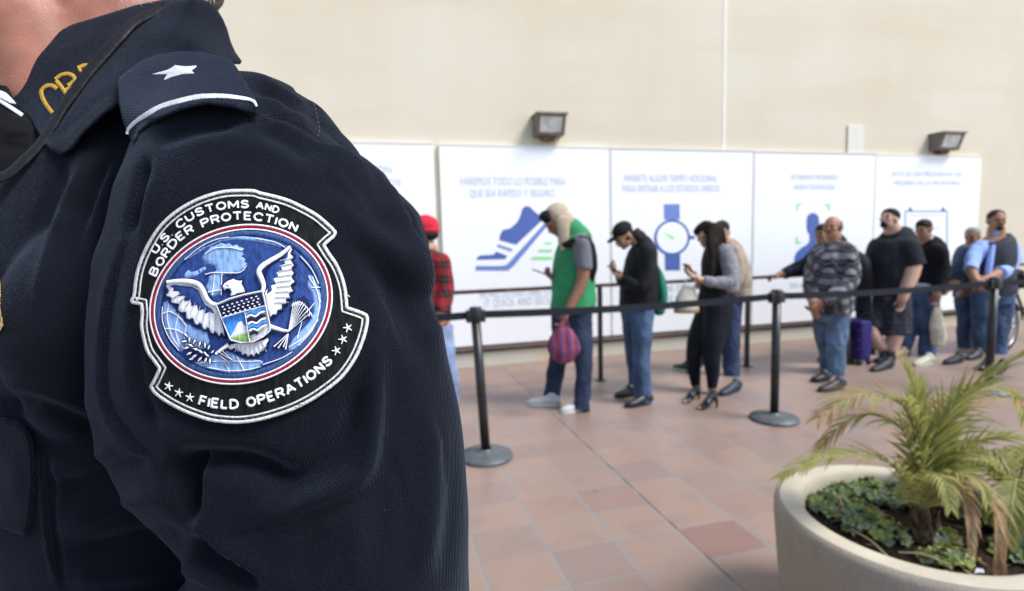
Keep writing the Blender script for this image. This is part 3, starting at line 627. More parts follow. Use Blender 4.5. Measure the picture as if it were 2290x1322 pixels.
A.cloth('jacket', mat('black_jacket', (.012, .012, .014), .7, var=.25, bump=.3), [T_, (aN[:-1]+[(1393, 622, -.08, 12)], {'add': .004}), (aF[:-1]+[(1389, 620, 0, 12)], {'add': .004})], noise_=.012, ns=8)
A.cloth('jacket_collar', mat('black_jacket', (.012, .012, .014), .7), [[(1413, 536, 0, 13, .07), (1426, 528, 0, 16, .085), (1434, 536, 0, 17, .09)]])
A.cloth('jeans', denim('denim_blue', (.055, .105, .20)), [ext(lN), ext(lF), [(1424, 685, 0, 34, .15), (1424, 715, 0, 34, .14)]])
cp = A.hair([(-.012, 0, .052, (.103, .085, .078))], mat('black_cap', (.012, .012, .014), .8), 'cap', amp=.001)
mb = MB(); A.hair([(.115, 0, .040, (.062, .066, .008))], mat('black_cap', (.012, .012, .014), .8), 'cap_brim', amp=.001, voxel=.005, parent=cp)
A.hair([(-.02, 0, .0, (.085, .080, .07))], m_hair); A.brows()
A.hair([(.082, -.03, .085, (.012, .018, .014))], mat('yellow_thread', (.75, .72, .05), .7), 'cap_emblem', amp=.002, voxel=.004, parent=cp)
bsh = mat('shoe_black', (.015, .015, .017), .4)
A.shoe(1453, 903, 1399, 912, bsh); A.shoe(1420, 886, 1376, 890, bsh); A.done(SKIN['mid'])
phone(A.pt(1374, 604, -.03), (-.75, 0, .5), (.5, 0, .8), 'black phone in the hands of the person in the black cap')
bg = empty('drawstring_bag', tuple(A.pt(1474, 690, 0)), 'green drawstring bag on the back of the person in the black cap', 'bag')
V = MB(); A.T(V, [(1466, 595, 0, 5, .10), (1472, 630, 0, 15, .14), (1474, 665, 0, 17, .15), (1470, 692, 0, 14, .13)]); v_, f_ = fuse(V, .01, 3); mesh_obj('bag_body', crumple(v_, f_, .01, 9), f_, mat('green_bag', (.02, .17, .10), .6, var=.2), bg)
V = MB(); V.tube([A.pt(1469, 600, -.06), A.pt(1462, 565, -.1), A.pt(1448, 543, -.1)], [.004], 6, sub=4); V.build('bag_cord', m_blk, bg)

# ---- man behind the woman (beige jacket)
A = Fig('person in a beige jacket and dark jeans walking behind the woman with long hair', 4.72, foot=(1600, 870))
T_ = [(1622, 540, 0, 12, .08), (1632, 556, 0, 24, .17), (1640, 595, 0, 33, .20), (1643, 635, 0, 33, .20), (1641, 668, 0, 30, .18)]
aN = [(1640, 565, -.18, 17), (1648, 610, -.2, 15), (1636, 642, -.2, 13), (1612, 640, -.2, 10)]; aF = [(1620, 565, .18, 17), (1612, 612, .2, 15), (1600, 640, .2, 12), (1585, 636, .2, 10)]
lN = [(1638, 665, -.06, 26, .09), (1634, 730, -.06, 22, .08), (1634, 790, -.06, 19, .07), (1640, 868, -.08, 17)]; lF = [(1620, 665, .08, 25, .09), (1600, 730, .1, 21, .08), (1578, 780, .12, 17, .07), (1552, 818, .14, 14)]
bodyfill(A, T_, [lN, lF, aN, aF], .82); A.T(A.skin, [(1620, 545, 0, 13), (1616, 528, 0, 13)])
A.head(1614, 519, 0, (-.6, -.75, 0), 'mid', .9); A.brows(); A.hand(1612, 640, -.2, 1600, 642, -.2); A.hand(1585, 636, .2, 1575, 638, .2)
A.cloth('jacket', mat('beige_jacket', (.33, .27, .21), .85, var=.15, bump=.3), [T_, (aN, {'add': .006}), (aF, {'add': .006})], noise_=.016, ns=8)
A.cloth('jeans', denim('denim_dark', (.028, .05, .11)), [ext(lN), ext(lF), [(1630, 655, 0, 28, .15), (1630, 690, 0, 28, .14)]])
A.hair([(-.012, 0, .047, (.103, .084, .087)), (.030, 0, .082, (.062, .066, .040)), (-.03, 0, .0, (.08, .082, .07))], m_hair)
A.shoe(1652, 872, 1612, 886, mat('shoe_navy', (.02, .03, .045), .5)); A.shoe(1545, 832, 1506, 824, bsh, sole=wso); A.done(SKIN['mid'])

# ---- woman with long hair
A = Fig('person with long dark hair in a grey cardigan, black trousers and high heels', 4.22, foot=(1575, 912))
T_ = [(1594, 545, 0, 12, .07), (1603, 560, 0, 24, .14), (1606, 590, 0, 31, .16), (1606, 625, 0, 30, .15), (1600, 655, 0, 30, .14), (1599, 672, 0, 33, .15)]
aN = [(1622, 566, -.15, 17), (1634, 602, -.18, 16), (1632, 630, -.20, 15), (1604, 632, -.2, 12), (1572, 626, -.18, 9), (1560, 622, -.17, 8)]
aF = [(1598, 566, .14, 15), (1588, 605, .15, 13), (1575, 630, .1, 11), (1548, 618, .0, 8)]
lN = [(1606, 672, -.05, 33, .10), (1606, 705, -.06, 33, .10), (1597, 750, -.07, 26, .09), (1592, 800, -.08, 20, .065), (1594, 835, -.08, 16, .055), (1592, 868, -.08, 11), (1593, 884, -.08, 9)]
lF = [(1590, 672, .05, 30, .10), (1580, 710, .06, 27, .10), (1562, 755, .07, 24, .085), (1551, 800, .08, 17, .065), (1553, 835, .08, 14, .05), (1557, 865, .08, 10), (1558, 876, .08, 9)]
bodyfill(A, T_, [lN, lF, aF], .86); A.T(A.skin, aN, .8); A.T(A.skin, [(1592, 548, 0, 10), (1586, 535, 0, 11)])
A.head(1578, 525, 0, (-.78, -.42, -.42), 'fair', .92); A.brows(m_hairb); A.hand(1560, 622, -.17, 1547, 614, -.12, .8, palm=(.2, 0, 1)); A.hand(1548, 618, .0, 1540, 610, -.03, .8, palm=(.2, 0, 1))
A.cloth('blouse', mat('black_top', (.012, .012, .014), .8), [[(q[0]-5,)+q[1:] for q in T_]])
A.cloth('cardigan', mat('grey_cardigan', (.24, .24, .255), .95, var=.55, vscale=70, bump=.8, bscale=90), [[(1606, 553, 0, 18, .13), (1614, 575, 0, 28, .17), (1620, 610, 0, 30, .18), (1622, 640, 0, 27, .17), (1622, 652, 0, 25, .16)], (aN[:-1], {'add': .008}), (aF[:-1], {'add': .008})], noise_=.01, ns=10)
A.cloth('trousers', mat('black_trousers', (.009, .011, .017), .6, var=.3, vscale=6, spec=.15), [lN[:-1], lF[:-1], [(1600, 660, 0, 32, .14), (1602, 700, 0, 34, .14)]], noise_=.004)
def hairf(mb):
    for dx, dz, w_ in ((-2, -.125, 7), (5, -.115, 7), (12, -.07, 8), (18, .02, 9), (20, .09, 8)):
        A.T(mb, [(1592+dx*.6, 510, dz*.6, w_+6, .05), (1592+dx, 540, dz, w_+4, .035), (1593+dx, 575, dz*1.25, w_+1, .028), (1591+dx*.7, 610, dz*1.3-.02, w_-2, .02), (1590+dx*.45, 640, dz*1.35-.02, 3, .01)])
    for (a, b, e, r) in ((-.02, 0, .045, (.104, .088, .084)), (-.035, 0, .0, (.085, .086, .08)), (.035, .05, .055, (.055, .035, .045)), (.035, -.05, .055, (.055, .035, .045))): mb.blob(A.hq(a, b, e), [w*A.hk for w in r], (A.hf, A.hs, A.hu), n=18)
A.cloth('hair', m_hairb, [], voxel=.008, noise_=.006, ns=25, extra=hairf, smooth=2)
# high heeled ankle boots with an open toe
for (an, bx, by, tx, ty, hx, hy) in (((1593, 880, -.08), 1590, 905, 1562, 917, 1603, 912), ((1557, 872, .08), 1556, 892, 1530, 903, 1563, 893)):
    t = G(tx, ty); hl = G(hx, hy); a = A.pt(*an); mb = MB(); up = Vector((0, 0, 1)); ball = t+(hl-t)*.35; S = up.cross((t-hl).normalized())
    mb.tube([a+up*.06, a, hl+(a-hl)*.5+up*.05, (hl+t)*.5+up*.065, ball+up*.03, t+(hl-t)*.12+up*.022], [(.032, .034), (.030, .034), (.032, .040), (.034, .032), (.036, .022), (.032, .016)], 14, side=S, sub=3)
    v_, f_ = fuse(mb, .006, 2); o = mesh_obj('ankle_boot', v_, f_, bsh, A.root)
    mb = MB(); mb.tube([hl+up*.09+(t-hl)*.05, hl+up*.04, hl+up*.003], [(.022, .02), (.011, .011), (.008, .008)], 10, side=S, round_=False); mb.build('heel', bsh, o)
    A.skin.tube([a, (hl+t)*.5+up*.055, ball+up*.03, t+up*.018], [(.024, .024), (.026, .02), (.028, .014), (.024, .010)], 10, side=S)
A.done(SKIN['fair'])
phone(A.pt(1541, 602, -.08), (-.6, 0, .6), (.6, 0, .7), 'black phone in the hands of the person with long dark hair')
bg = empty('handbag', tuple(A.pt(1536, 700, -.1)), 'cream handbag with brown base hanging from the arm of the person with long hair', 'bag')
V = MB(); A.T(V, [(1540, 640, -.1, 13, .03), (1538, 655, -.1, 20, .05), (1536, 675, -.1, 26, .065), (1535, 690, -.1, 28, .07)], round_=False); v_, f_ = fuse(V, .007, 3); mesh_obj('bag_body', crumple(v_, f_, .004, 12), f_, mat('cream_leather', (.62, .56, .45), .5, var=.06), bg)
V = MB(); A.T(V, [(1535, 689, -.1, 29, .072), (1535, 699, -.1, 28, .07)], round_=False); V.build('bag_base', mat('brown_leather', (.30, .22, .14), .5), bg)
V = MB()
for d in (-.13, -.07): V.tube([A.pt(1524, 646, d), A.pt(1536, 625, d-.02), A.pt(1552, 618, d-.04), A.pt(1556, 646, d)], [.005], 6, sub=4)
V.build('bag_handle', mat('cream_leather', (.62, .56, .45), .5), bg)

# ---- man behind the plaid jacket, arm out on the railing, and his luggage
A = Fig('person in a navy jacket reaching for the railing behind the man in the plaid jacket', 4.72, foot=(1870, 815))
T_ = [(1840, 545, 0, 13, .09), (1845, 560, 0, 32, .17), (1850, 600, 0, 38, .18), (1855, 640, 0, 38, .18), (1858, 682, 0, 36, .17)]
aF = [(1825, 580, .10, 20), (1802, 593, .13, 17), (1775, 605, .15, 14), (1752, 613, .17, 11), (1742, 615, .18, 9)]; aN = [(1868, 575, -.15, 18), (1876, 620, -.15, 16), (1866, 660, -.15, 13), (1855, 690, -.15, 9)]
lN = [(1868, 680, -.05, 25, .09), (1878, 735, -.05, 20, .08), (1892, 790, -.02, 14)]; lF = [(1845, 680, .05, 25, .09), (1838, 735, .05, 19, .08), (1848, 792, .05, 14)]
bodyfill(A, T_, [lN, lF], .85); A.T(A.skin, aF, .8); A.T(A.skin, aN, .8); A.T(A.skin, [(1842, 548, 0, 13), (1838, 535, 0, 13)])
A.head(1840, 524, 0, (-.95, -.25, .02), 'tan', .9); A.hand(1742, 615, .18, 1730, 616, .19, 1.0, palm=(0, 0, -1)); A.hand(1855, 690, -.15, 1852, 705, -.15)
A.cloth('jacket', mat('navy_jacket', (.012, .015, .028), .75, var=.2), [T_, (aF[:-1], {'add': .006}), (aN[:-1], {'add': .006})], noise_=.012)
A.cloth('trousers', mat('khaki', (.13, .11, .075), .9, var=.15), [ext(lN), ext(lF), [(1857, 672, 0, 32, .14), (1857, 705, 0, 32, .13)]])
A.hair([(-.012, 0, .045, (.102, .083, .084)), (-.035, 0, .0, (.078, .081, .06))], m_hair); A.hair([(.062, 0, -.088, (.032, .034, .026))], m_hairg, 'beard', amp=.002); A.brows()
kh = mat('shoe_khaki', (.16, .13, .08), .7); A.shoe(1912, 806, 1880, 812, kh); A.shoe(1862, 806, 1830, 808, kh); A.done(SKIN['tan'])
bg = empty('backpack', tuple(A.pt(1930, 690, .0)), 'black backpack between the plaid jacket and the person in the black T-shirt', 'backpack')
V = MB(); A.T(V, [(1912, 572, 0, 14, .08), (1925, 595, 0, 24, .11), (1932, 630, 0, 24, .12), (1934, 665, 0, 23, .11), (1928, 685, 0, 19, .10)]); v_, f_ = fuse(V, .01, 3); mesh_obj('bag_body', crumple(v_, f_, .012, 9), f_, mat('black_nylon', (.018, .018, .022), .6, var=.3), bg)
V = MB(); V.tube([A.pt(1906, 590, -.1), A.pt(1890, 565, -.1), A.pt(1870, 556, -.08)], [(.02, .004)], 8, sub=4); V.build('shoulder_strap', m_blk, bg)
V = MB(); A.T(V, [(1944, 640, -.02, 8, .08), (1946, 672, -.02, 8, .08)]); V.build('front_pocket', mat('black_nylon', (.018, .018, .022), .6), bg)
sg = G(1914, 812); bg = empty('suitcase', (sg.x, sg.y, 0), 'small upright purple suitcase on wheels behind the plaid jacket', 'suitcase')
V = MB(); V.box((sg.x-.075, sg.y-.12, .05), (sg.x+.075, sg.y+.12, .48), bev=.03); V.build('shell', mat('purple_shell', (.035, .024, .14), .6, var=.12), bg)
for dx, dy in ((-.06, -.1), (.06, -.1), (-.06, .1), (.06, .1)): V = MB(); V.tube([(sg.x+dx, sg.y+dy-.012, .028), (sg.x+dx, sg.y+dy+.012, .028)], [.027], 14, round_=False); V.box((sg.x+dx-.012, sg.y+dy-.018, .03), (sg.x+dx+.012, sg.y+dy+.018, .052)); V.build('wheel', m_blk, bg)
V = MB(); V.tube([(sg.x+.08, sg.y-.09, .5), (sg.x+.08, sg.y-.09, .78), (sg.x+.08, sg.y+.09, .78), (sg.x+.08, sg.y+.09, .5)], [.009], 8); V.build('pull_handle', m_blk, bg)
for z in (.18, .28, .38): V = MB(); V.box((sg.x-.096, sg.y-.11, z-.008), (sg.x+.096, sg.y+.11, z+.008), bev=.003); V.build('shell_rib', mat('purple_shell', (.055, .035, .22), .5), bg)

# ---- plaid jacket, balding
A = Fig('balding person in a grey and blue plaid jacket with hands clasped low', 4.42, foot=(1860, 862))
T_ = [(1864, 538, 0, 15, .09), (1866, 556, 0, 34, .18), (1860, 590, 0, 46, .21), (1856, 625, 0, 47, .21), (1858, 662, 0, 45, .20), (1860, 697, 0, 43, .19)]
aN = [(1893, 568, -.16, 21), (1900, 610, -.2, 20), (1893, 640, -.24, 18), (1862, 664, -.27, 14), (1834, 678, -.25, 10)]
aF = [(1832, 568, .1, 20), (1818, 605, .12, 18), (1814, 640, .05, 16), (1818, 668, -.1, 13), (1822, 680, -.18, 10)]
lN = [(1876, 695, -.07, 27, .09), (1872, 750, -.09, 23, .085), (1869, 800, -.1, 21, .075), (1867, 862, -.1, 20)]; lF = [(1846, 695, .07, 26, .09), (1848, 745, .06, 22, .08), (1852, 795, .06, 17, .07), (1852, 842, .06, 15)]
bodyfill(A, T_, [lN, lF], .85); A.T(A.skin, aN, .8); A.T(A.skin, aF, .8); A.T(A.skin, [(1864, 545, 0, 16), (1863, 525, 0, 16)])
A.head(1861, 510, 0, (-.9, -.45, .08), 'tan', .98); A.hand(1834, 678, -.25, 1823, 686, -.24, .9, palm=(-.5, 1, 0)); A.hand(1822, 680, -.18, 1822, 693, -.2, .6, palm=(1, .4, 0))
A.cloth('plaid_jacket', plaid('grey_plaid', (.012, .014, .020), (.23, .225, .25), (.15, .145, .15), .055, rot=.35), [T_, (aN[:-1]+[(1838, 676, -.25, 12)], {'add': .006}), (aF[:-1], {'add': .006})], noise_=.018, ns=8)
A.cloth('jacket_collar', mat('dark_collar', (.02, .023, .03), .8), [[(1858, 545, 0, 16, .07), (1870, 536, 0, 18, .085), (1874, 548, 0, 19, .09)]])
A.cloth('jeans', denim('denim_washed', (.085, .15, .25)), [ext(lN), ext(lF), [(1860, 685, 0, 38, .15), (1860, 715, 0, 38, .14)]])
A.hair([(-.045, 0, -.005, (.062, .085, .062)), (-.05, 0, .040, (.062, .080, .055)), (-.022, .068, .008, (.050, .022, .042)), (-.022, -.068, .008, (.050, .022, .042))], mat('hair_salt', (.09, .088, .085), .7, bump=.6, bscale=150), amp=.002); A.brows(); A.hair([(.096, 0, -.043, (.012, .028, .008))], m_hair, 'moustache', amp=.001, voxel=.004)
A.shoe(1884, 869, 1832, 877, mat('boot_black', (.018, .018, .02), .5)); A.shoe(1852, 852, 1815, 855, bsh); A.done(SKIN['tan'])

# ---- grey haired man in denim jacket
A = Fig('grey haired person in a blue denim jacket behind the man in the grey vest', 4.85, foot=(2150, 810))
T_ = [(2174, 546, 0, 12, .08), (2172, 560, 0, 26, .16), (2168, 595, 0, 32, .18), (2168, 630, 0, 33, .18), (2170, 662, 0, 31, .17)]
aN = [(2160, 568, -.12, 16), (2148, 605, -.15, 14), (2136, 632, -.2, 12), (2122, 645, -.22, 9)]; aF = [(2190, 568, .12, 16), (2195, 610, .15, 14), (2185, 640, .1, 11), (2170, 650, .0, 9)]
lN = [(2160, 660, -.06, 23, .09), (2162, 715, -.06, 19, .08), (2160, 760, -.06, 16), (2158, 800, -.06, 15)]; lF = [(2182, 660, .06, 22, .09), (2184, 715, .06, 18, .08), (2184, 795, .06, 15)]
bodyfill(A, T_, [lN, lF, aN, aF], .85); A.T(A.skin, [(2174, 552, 0, 12), (2174, 538, 0, 12)])
A.head(2174, 529, 0, (-.93, -.3, -.1), 'tan', .9); A.hand(2122, 645, -.22, 2114, 650, -.22); A.hand(2170, 650, 0, 2162, 655, 0)
A.cloth('denim_jacket', denim('denim_jacket', (.055, .085, .15)), [T_, (aN[:-1], {'add': .006}), (aF[:-1], {'add': .006})], noise_=.012)
A.cloth('jeans', denim('denim_mid', (.05, .09, .17)), [ext(lN), ext(lF), [(2169, 632, 0, 27, .15), (2170, 690, 0, 28, .15)]])
A.hair([(-.018, 0, .045, (.100, .085, .082)), (-.035, 0, .0, (.078, .083, .06))], m_hairg, amp=.006); A.brows(m_hairg)
A.shoe(2150, 810, 2112, 816, mat('shoe_grey', (.04, .04, .045), .6)); A.shoe(2192, 800, 2160, 806, bsh); A.done(SKIN['tan'])

# ---- black sweater, tote bag
A = Fig('person in a black sweater and jeans with cream shoes, carrying a tote bag', 4.78, foot=(2050, 812))
T_ = [(2070, 534, 0, 13, .09), (2076, 550, 0, 30, .17), (2078, 585, 0, 34, .20), (2073, 620, 0, 34, .19), (2068, 642, 0, 33, .18)]
aN = [(2098, 562, -.16, 17), (2106, 600, -.18, 15), (2102, 635, -.2, 13), (2095, 660, -.22, 10)]; aF = [(2056, 562, .16, 16), (2048, 600, .18, 14), (2040, 635, .15, 12), (2032, 655, .1, 9)]
lN = [(2078, 650, -.07, 25, .09), (2076, 700, -.08, 20, .08), (2074, 745, -.09, 17, .07), (2072, 792, -.1, 16)]; lF = [(2056, 650, .07, 25, .09), (2044, 700, .06, 20, .08), (2030, 745, .04, 17, .07), (2018, 782, .03, 16)]
bodyfill(A, T_, [lN, lF], .86); A.T(A.skin, aN, .85); A.T(A.skin, aF, .85); A.T(A.skin, [(2070, 542, 0, 14), (2067, 526, 0, 14)])
A.head(2065, 513, 0, (-.96, -.2, -.1), 'tan', .93); A.hand(2095, 660, -.22, 2092, 676, -.22, 1., palm=(-1, 0, 0)); A.hand(2032, 655, .1, 2028, 668, .1)
A.cloth('sweater', mat('black_sweater', (.010, .010, .012), .9, var=.2), [T_, (aN[:-1]+[(2097, 654, -.22, 12)], {'add': .006}), (aF[:-1], {'add': .006})], noise_=.01)
A.cloth('shirt_tail', mat('white_shirt', (.55, .58, .66), .8), [[(2070, 634, 0, 35, .185), (2068, 648, 0, 34, .185)]], noise_=.008)
A.cloth('shirt_collar', mat('white_shirt', (.55, .58, .66), .8), [[(2072, 540, 0, 17, .09), (2076, 531, 0, 14, .075)]])
A.cloth('jeans', denim('denim_bright', (.05, .10, .22)), [ext(lN), ext(lF), [(2067, 642, 0, 31, .15), (2067, 672, 0, 32, .14)]])
A.hair([(-.012, 0, .044, (.102, .083, .084)), (.030, 0, .080, (.060, .064, .038)), (-.035, 0, .0, (.078, .081, .06))], m_hair); A.brows()
cs = mat('shoe_cream', (.48, .46, .37), .7); A.shoe(2082, 812, 2044, 820, cs); A.shoe(2024, 797, 1990, 803, mat('shoe_tan', (.30, .25, .14), .7)); A.done(SKIN['tan'])
bg = empty('tote_bag', tuple(A.pt(2098, 770, -.24)), 'cream cloth tote bag hanging from the hand of the person in the black sweater', 'bag')
V = MB(); A.T(V, [(2096, 692, -.24, 9, .02), (2096, 715, -.24, 14, .04), (2098, 745, -.24, 17, .06), (2098, 766, -.24, 14, .05)]); v_, f_ = fuse(V, .008, 3); mesh_obj('bag_body', crumple(v_, f_, .012, 12), f_, mat('cream_canvas', (.52, .47, .36), .9, var=.1), bg)
V = MB(); V.tube([A.pt(2090, 700, -.24), A.pt(2092, 680, -.24), A.pt(2097, 680, -.23), A.pt(2101, 700, -.24)], [.006], 6, sub=4); V.build('bag_handle', mat('cream_canvas', (.52, .47, .36), .9), bg)

# ---- big man in a black T-shirt
A = Fig('large person in a black T-shirt, backwards black cap and plaid shorts with legs crossed', 4.62, foot=(1975, 825))
T_ = [(1996, 516, 0, 18, .10), (2002, 534, 0, 42, .20), (1996, 570, 0, 53, .24), (1991, 605, 0, 52, .25), (1988, 635, 0, 50, .25), (1988, 657, 0, 46, .24)]
aN = [(2031, 556, -.19, 20), (2041, 585, -.23, 19), (2037, 615, -.25, 17), (2026, 645, -.26, 14), (2018, 668, -.26, 11)]; aF = [(1967, 556, .19, 19), (1955, 590, .23, 18), (1955, 625, .2, 15), (1965, 655, .1, 11)]
lN = [(2000, 655, -.07, 34, .12), (2003, 700, -.09, 33, .11), (2003, 748, -.10, 33, .10)]; lF = [(1968, 655, .08, 32, .12), (1955, 695, .05, 30, .11), (1940, 730, .02, 25, .10)]
A.T(A.skin, [(1998, 528, 0, 12, .06), (2001, 548, 0, 30, .14)]+T_[2:-1], .80); A.T(A.skin, aN, .95); A.T(A.skin, aF, .95); A.T(A.skin, [(1999, 526, 0, 19), (1994, 508, 0, 17)])
A.T(A.skin, [(2000, 670, -.07, 22, .07), (2002, 740, -.10, 18), (1996, 770, -.10, 15), (1988, 800, -.1, 11)]); A.T(A.skin, [(1966, 670, .08, 20, .07), (1942, 728, .02, 17), (1958, 760, -.02, 15), (1978, 785, -.05, 11), (1985, 805, -.05, 10)])
A.head(1988, 491, 0, (-.93, -.2, .30), 'fair', 1.0); A.hand(2018, 668, -.26, 2016, 684, -.26, .7, palm=(-1, 0, 0)); A.hand(1965, 655, .1, 1960, 670, .1)
A.cloth('tshirt', mat('black_cotton', (.016, .018, .022), .85, var=.15, vscale=4), [T_, [(1999, 521, 0, 21, .10), (2001, 534, 0, 34, .15), (2000, 552, 0, 46, .20)], ([aN[0], (2042, 596, -.23, 21)], {'add': .016}), ([aF[0], (1955, 596, .23, 19)], {'add': .014})], noise_=.014, ns=6)
A.cloth('shorts', plaid('dark_plaid', (.012, .013, .018), (.035, .038, .05), (.10, .10, .12), .05), [lN, lF, [(1988, 650, 0, 44, .20), (1988, 685, 0, 44, .18)]], noise_=.012)
A.hair([(-.016, 0, .050, (.104, .086, .078))], mat('black_cap', (.012, .012, .014), .8), 'cap', amp=.002); A.hair([(-.06, 0, -.03, (.045, .07, .06)), (-.085, 0, -.07, (.03, .045, .05))], m_hair)
A.hair([(.066, 0, -.086, (.034, .040, .030)), (.09, 0, -.066, (.016, .03, .02))], m_hair, 'beard', amp=.003); A.brows()
bt = mat('boot_black', (.018, .018, .02), .5)
for (a1, hl, tl) in (((1988, 788, -.1), (1993, 822), (1950, 832)), ((1982, 792, -.04), (1985, 812), (1955, 812))):
    A.shoe(*hl, *tl, bt); A.cloth('sock', bt, [[(a1[0]-2, a1[1]-6, a1[2], 14), (a1[0], a1[1]+12, a1[2], 13), (a1[0]-2, hl[1]-12, a1[2], 13)]], voxel=.008, noise_=.004)
A.done(SKIN['fair'])

# ---- grey vest over blue shirt
A = Fig('person in a dark grey vest over a light blue shirt with ripped jeans', 4.5, foot=(2215, 828))
T_ = [(2226, 524, 0, 16, .08), (2226, 540, 0, 38, .12), (2222, 570, 0, 44, .14), (2220, 605, 0, 43, .14), (2221, 640, 0, 45, .14), (2222, 656, 0, 46, .14)]
aL = [(2192, 552, .02, 14), (2179, 577, -.02, 14), (2173, 598, -.08, 13), (2178, 620, -.15, 11), (2184, 628, -.19, 9)]
aR = [(2257, 552, .02, 15), (2265, 577, -.03, 15), (2254, 600, -.1, 13), (2228, 613, -.16, 12), (2204, 625, -.2, 9)]
lN = [(2242, 650, -.02, 27, .1), (2240, 700, -.04, 24, .09), (2232, 750, -.04, 21, .08), (2226, 815, -.04, 20)]; lF = [(2200, 650, .0, 26, .1), (2198, 700, .0, 23, .09), (2198, 750, .02, 20, .08), (2202, 808, .04, 19)]
bodyfill(A, T_, [lN, lF], .86); A.T(A.skin, aL, .88); A.T(A.skin, aR, .88); A.T(A.skin, [(2226, 532, 0, 16), (2228, 512, 0, 16)])
A.head(2229, 494, 0, (-.55, -.84, .0), 'tan', 1.); A.brows(); A.hand(2184, 628, -.19, 2192, 636, -.2, .9, palm=(0, 1, 0)); A.hand(2204, 625, -.2, 2190, 634, -.23, .9, thumb=-1, palm=(0, 1, 0))
ms = mat('blue_shirt', (.30, .42, .78), .8, var=.08, vscale=10, bump=.3)
A.cloth('shirt', ms, [(T_[:-1], {'k': .8}), (aL[:3]+[(2170, 604, -.09, 15)], {'add': .006}), (aR[:3]+[(2232, 611, -.15, 14)], {'add': .008})], noise_=.014)
vm = mat('grey_vest', (.045, .048, .058), .8, var=.12)
A.cloth('vest', vm, [[(2225, 532, 0, 26, .11)]+[(q[0], q[1], q[2], q[3]+1, q[4]+.034) for q in T_[1:]]], noise_=.006)
A.cloth('shirt_front', ms, [[(2221, 548, -.115, 4, .03), (2215, 578, -.148, 6, .032), (2209, 612, -.155, 6, .03), (2206, 640, -.155, 4, .03)]], noise_=.004)
jn = A.cloth('jeans', denim('denim_rip', (.045, .085, .17)), [ext(lN), ext(lF), [(2221, 630, 0, 43, .14), (2221, 680, 0, 43, .14)]])
V = MB(); V.blob(A.pt(2226, 668, -.155), (.055, .012, .035), n=10); v_, f_ = fuse(V, .006, 1); mesh_obj('ripped_patch', crumple(v_, f_, .02, 30), f_, mat('frayed', (.55, .57, .58), .9), jn)
A.hair([(-.018, 0, .045, (.098, .082, .084)), (-.035, 0, .0, (.078, .081, .06))], m_hair); A.hair([(.066, 0, -.084, (.032, .038, .028)), (.092, 0, -.045, (.014, .032, .009))], m_hair, 'beard', amp=.002)
V = MB(); V.tube([A.pt(2213, 618, -.185), A.pt(2206, 622, -.195)], [(.027, .024)], 14, round_=False); V.build('wristwatch', m_blk, A.root)
A.shoe(2245, 826, 2222, 838, bsh); A.shoe(2212, 820, 2190, 830, bsh); A.done(SKIN['tan'])

# ---- bicycle at the right edge
wc = G(2252, 783); R0 = .275; r = empty('bicycle', (wc.x, wc.y, 0), 'black bicycle behind the man in the grey vest at the right edge', 'bicycle')
m_tyre = mat('tyre', (.02, .02, .02), .8); m_rim = mat('rim_metal', (.45, .45, .46), .35, metal=.8); m_fr = mat('bike_frame', (.03, .012, .012), .35)
dX = Vector((.96, .28, 0)); front = Vector((wc.x, wc.y, R0)); rear = front+dX*.95
def wheel(c):
    def ring(rad, th, n=40):
        v = []; f = []
        for k in range(n):
            a = 2*pi*k/n
            for j in range(8): b_ = 2*pi*j/8; rr = rad+th*cos(b_); v.append(tuple(c+dX*(rr*cos(a))+Vector((0, 0, rr*sin(a)))+Vector((-dX.y, dX.x, 0))*(th*sin(b_))))
        for k in range(n):
            for j in range(8): f.append([k*8+j, ((k+1) % n)*8+j, ((k+1) % n)*8+(j+1) % 8, k*8+(j+1) % 8])
        return v, f
    mb = MB(); mb.add(*ring(R0-.022, .02)); o = mb.build('wheel', m_tyre, r)
    mb = MB(); mb.add(*ring(R0-.05, .011)); mb.build('rim', m_rim, o)
    mb = MB()
    for k in range(20): a = 2*pi*k/20; mb.tube([c, c+dX*((R0-.05)*cos(a))+Vector((0, 0, (R0-.05)*sin(a)))], [.0015], 4, round_=False)
    mb.tube([c-Vector((0, .04, 0)), c+Vector((0, .04, 0))], [.02], 10); mb.build('spokes', m_rim, o)
wheel(front); wheel(rear); up = Vector((0, 0, 1))
hd = front+dX*.14+up*.42; bb = front+dX*.56+up*.02; st = front+dX*.66+up*.45
for nm, pts in (('fork', [front, front+dX*.06+up*.25, hd]), ('down_tube', [hd, bb]), ('top_tube', [hd+up*.04, st-up*.04]), ('seat_tube', [bb, st]), ('chain_stay', [bb, rear]), ('seat_stay', [st-up*.05, rear])):
    mb = MB(); mb.tube(pts, [.016], 10); mb.build(nm, m_fr, r)
mb = MB(); mb.tube([hd, hd+up*.2+dX*.03], [.014], 8); mb.tube([hd+up*.2+dX*.03+Vector((dX.y, -dX.x, 0))*.26, hd+up*.22+dX*.03, hd+up*.2+dX*.03-Vector((dX.y, -dX.x, 0))*.26], [.012], 8); mb.build('handlebar', m_blk, r)
mb = MB(); mb.tube([st, st+up*.12], [.012], 8, round_=False); mb.blob(st+up*.14, (.12, .06, .03), (dX, Vector((-dX.y, dX.x, 0)), up)); mb.build('saddle', m_blk, r)
mb = MB(); mb.tube([bb-Vector((0, .05, 0)), bb-Vector((0, .05, 0))+up*-.15+dX*.05, bb-Vector((0, .13, 0))+up*-.15+dX*.05], [.01], 8); mb.tube([bb+Vector((0, .05, 0)), bb+Vector((0, .05, 0))+up*.15-dX*.05, bb+Vector((0, .13, 0))+up*.15-dX*.05], [.01], 8); mb.build('pedals', m_blk, r)
n_ = 14; v = []; f = []
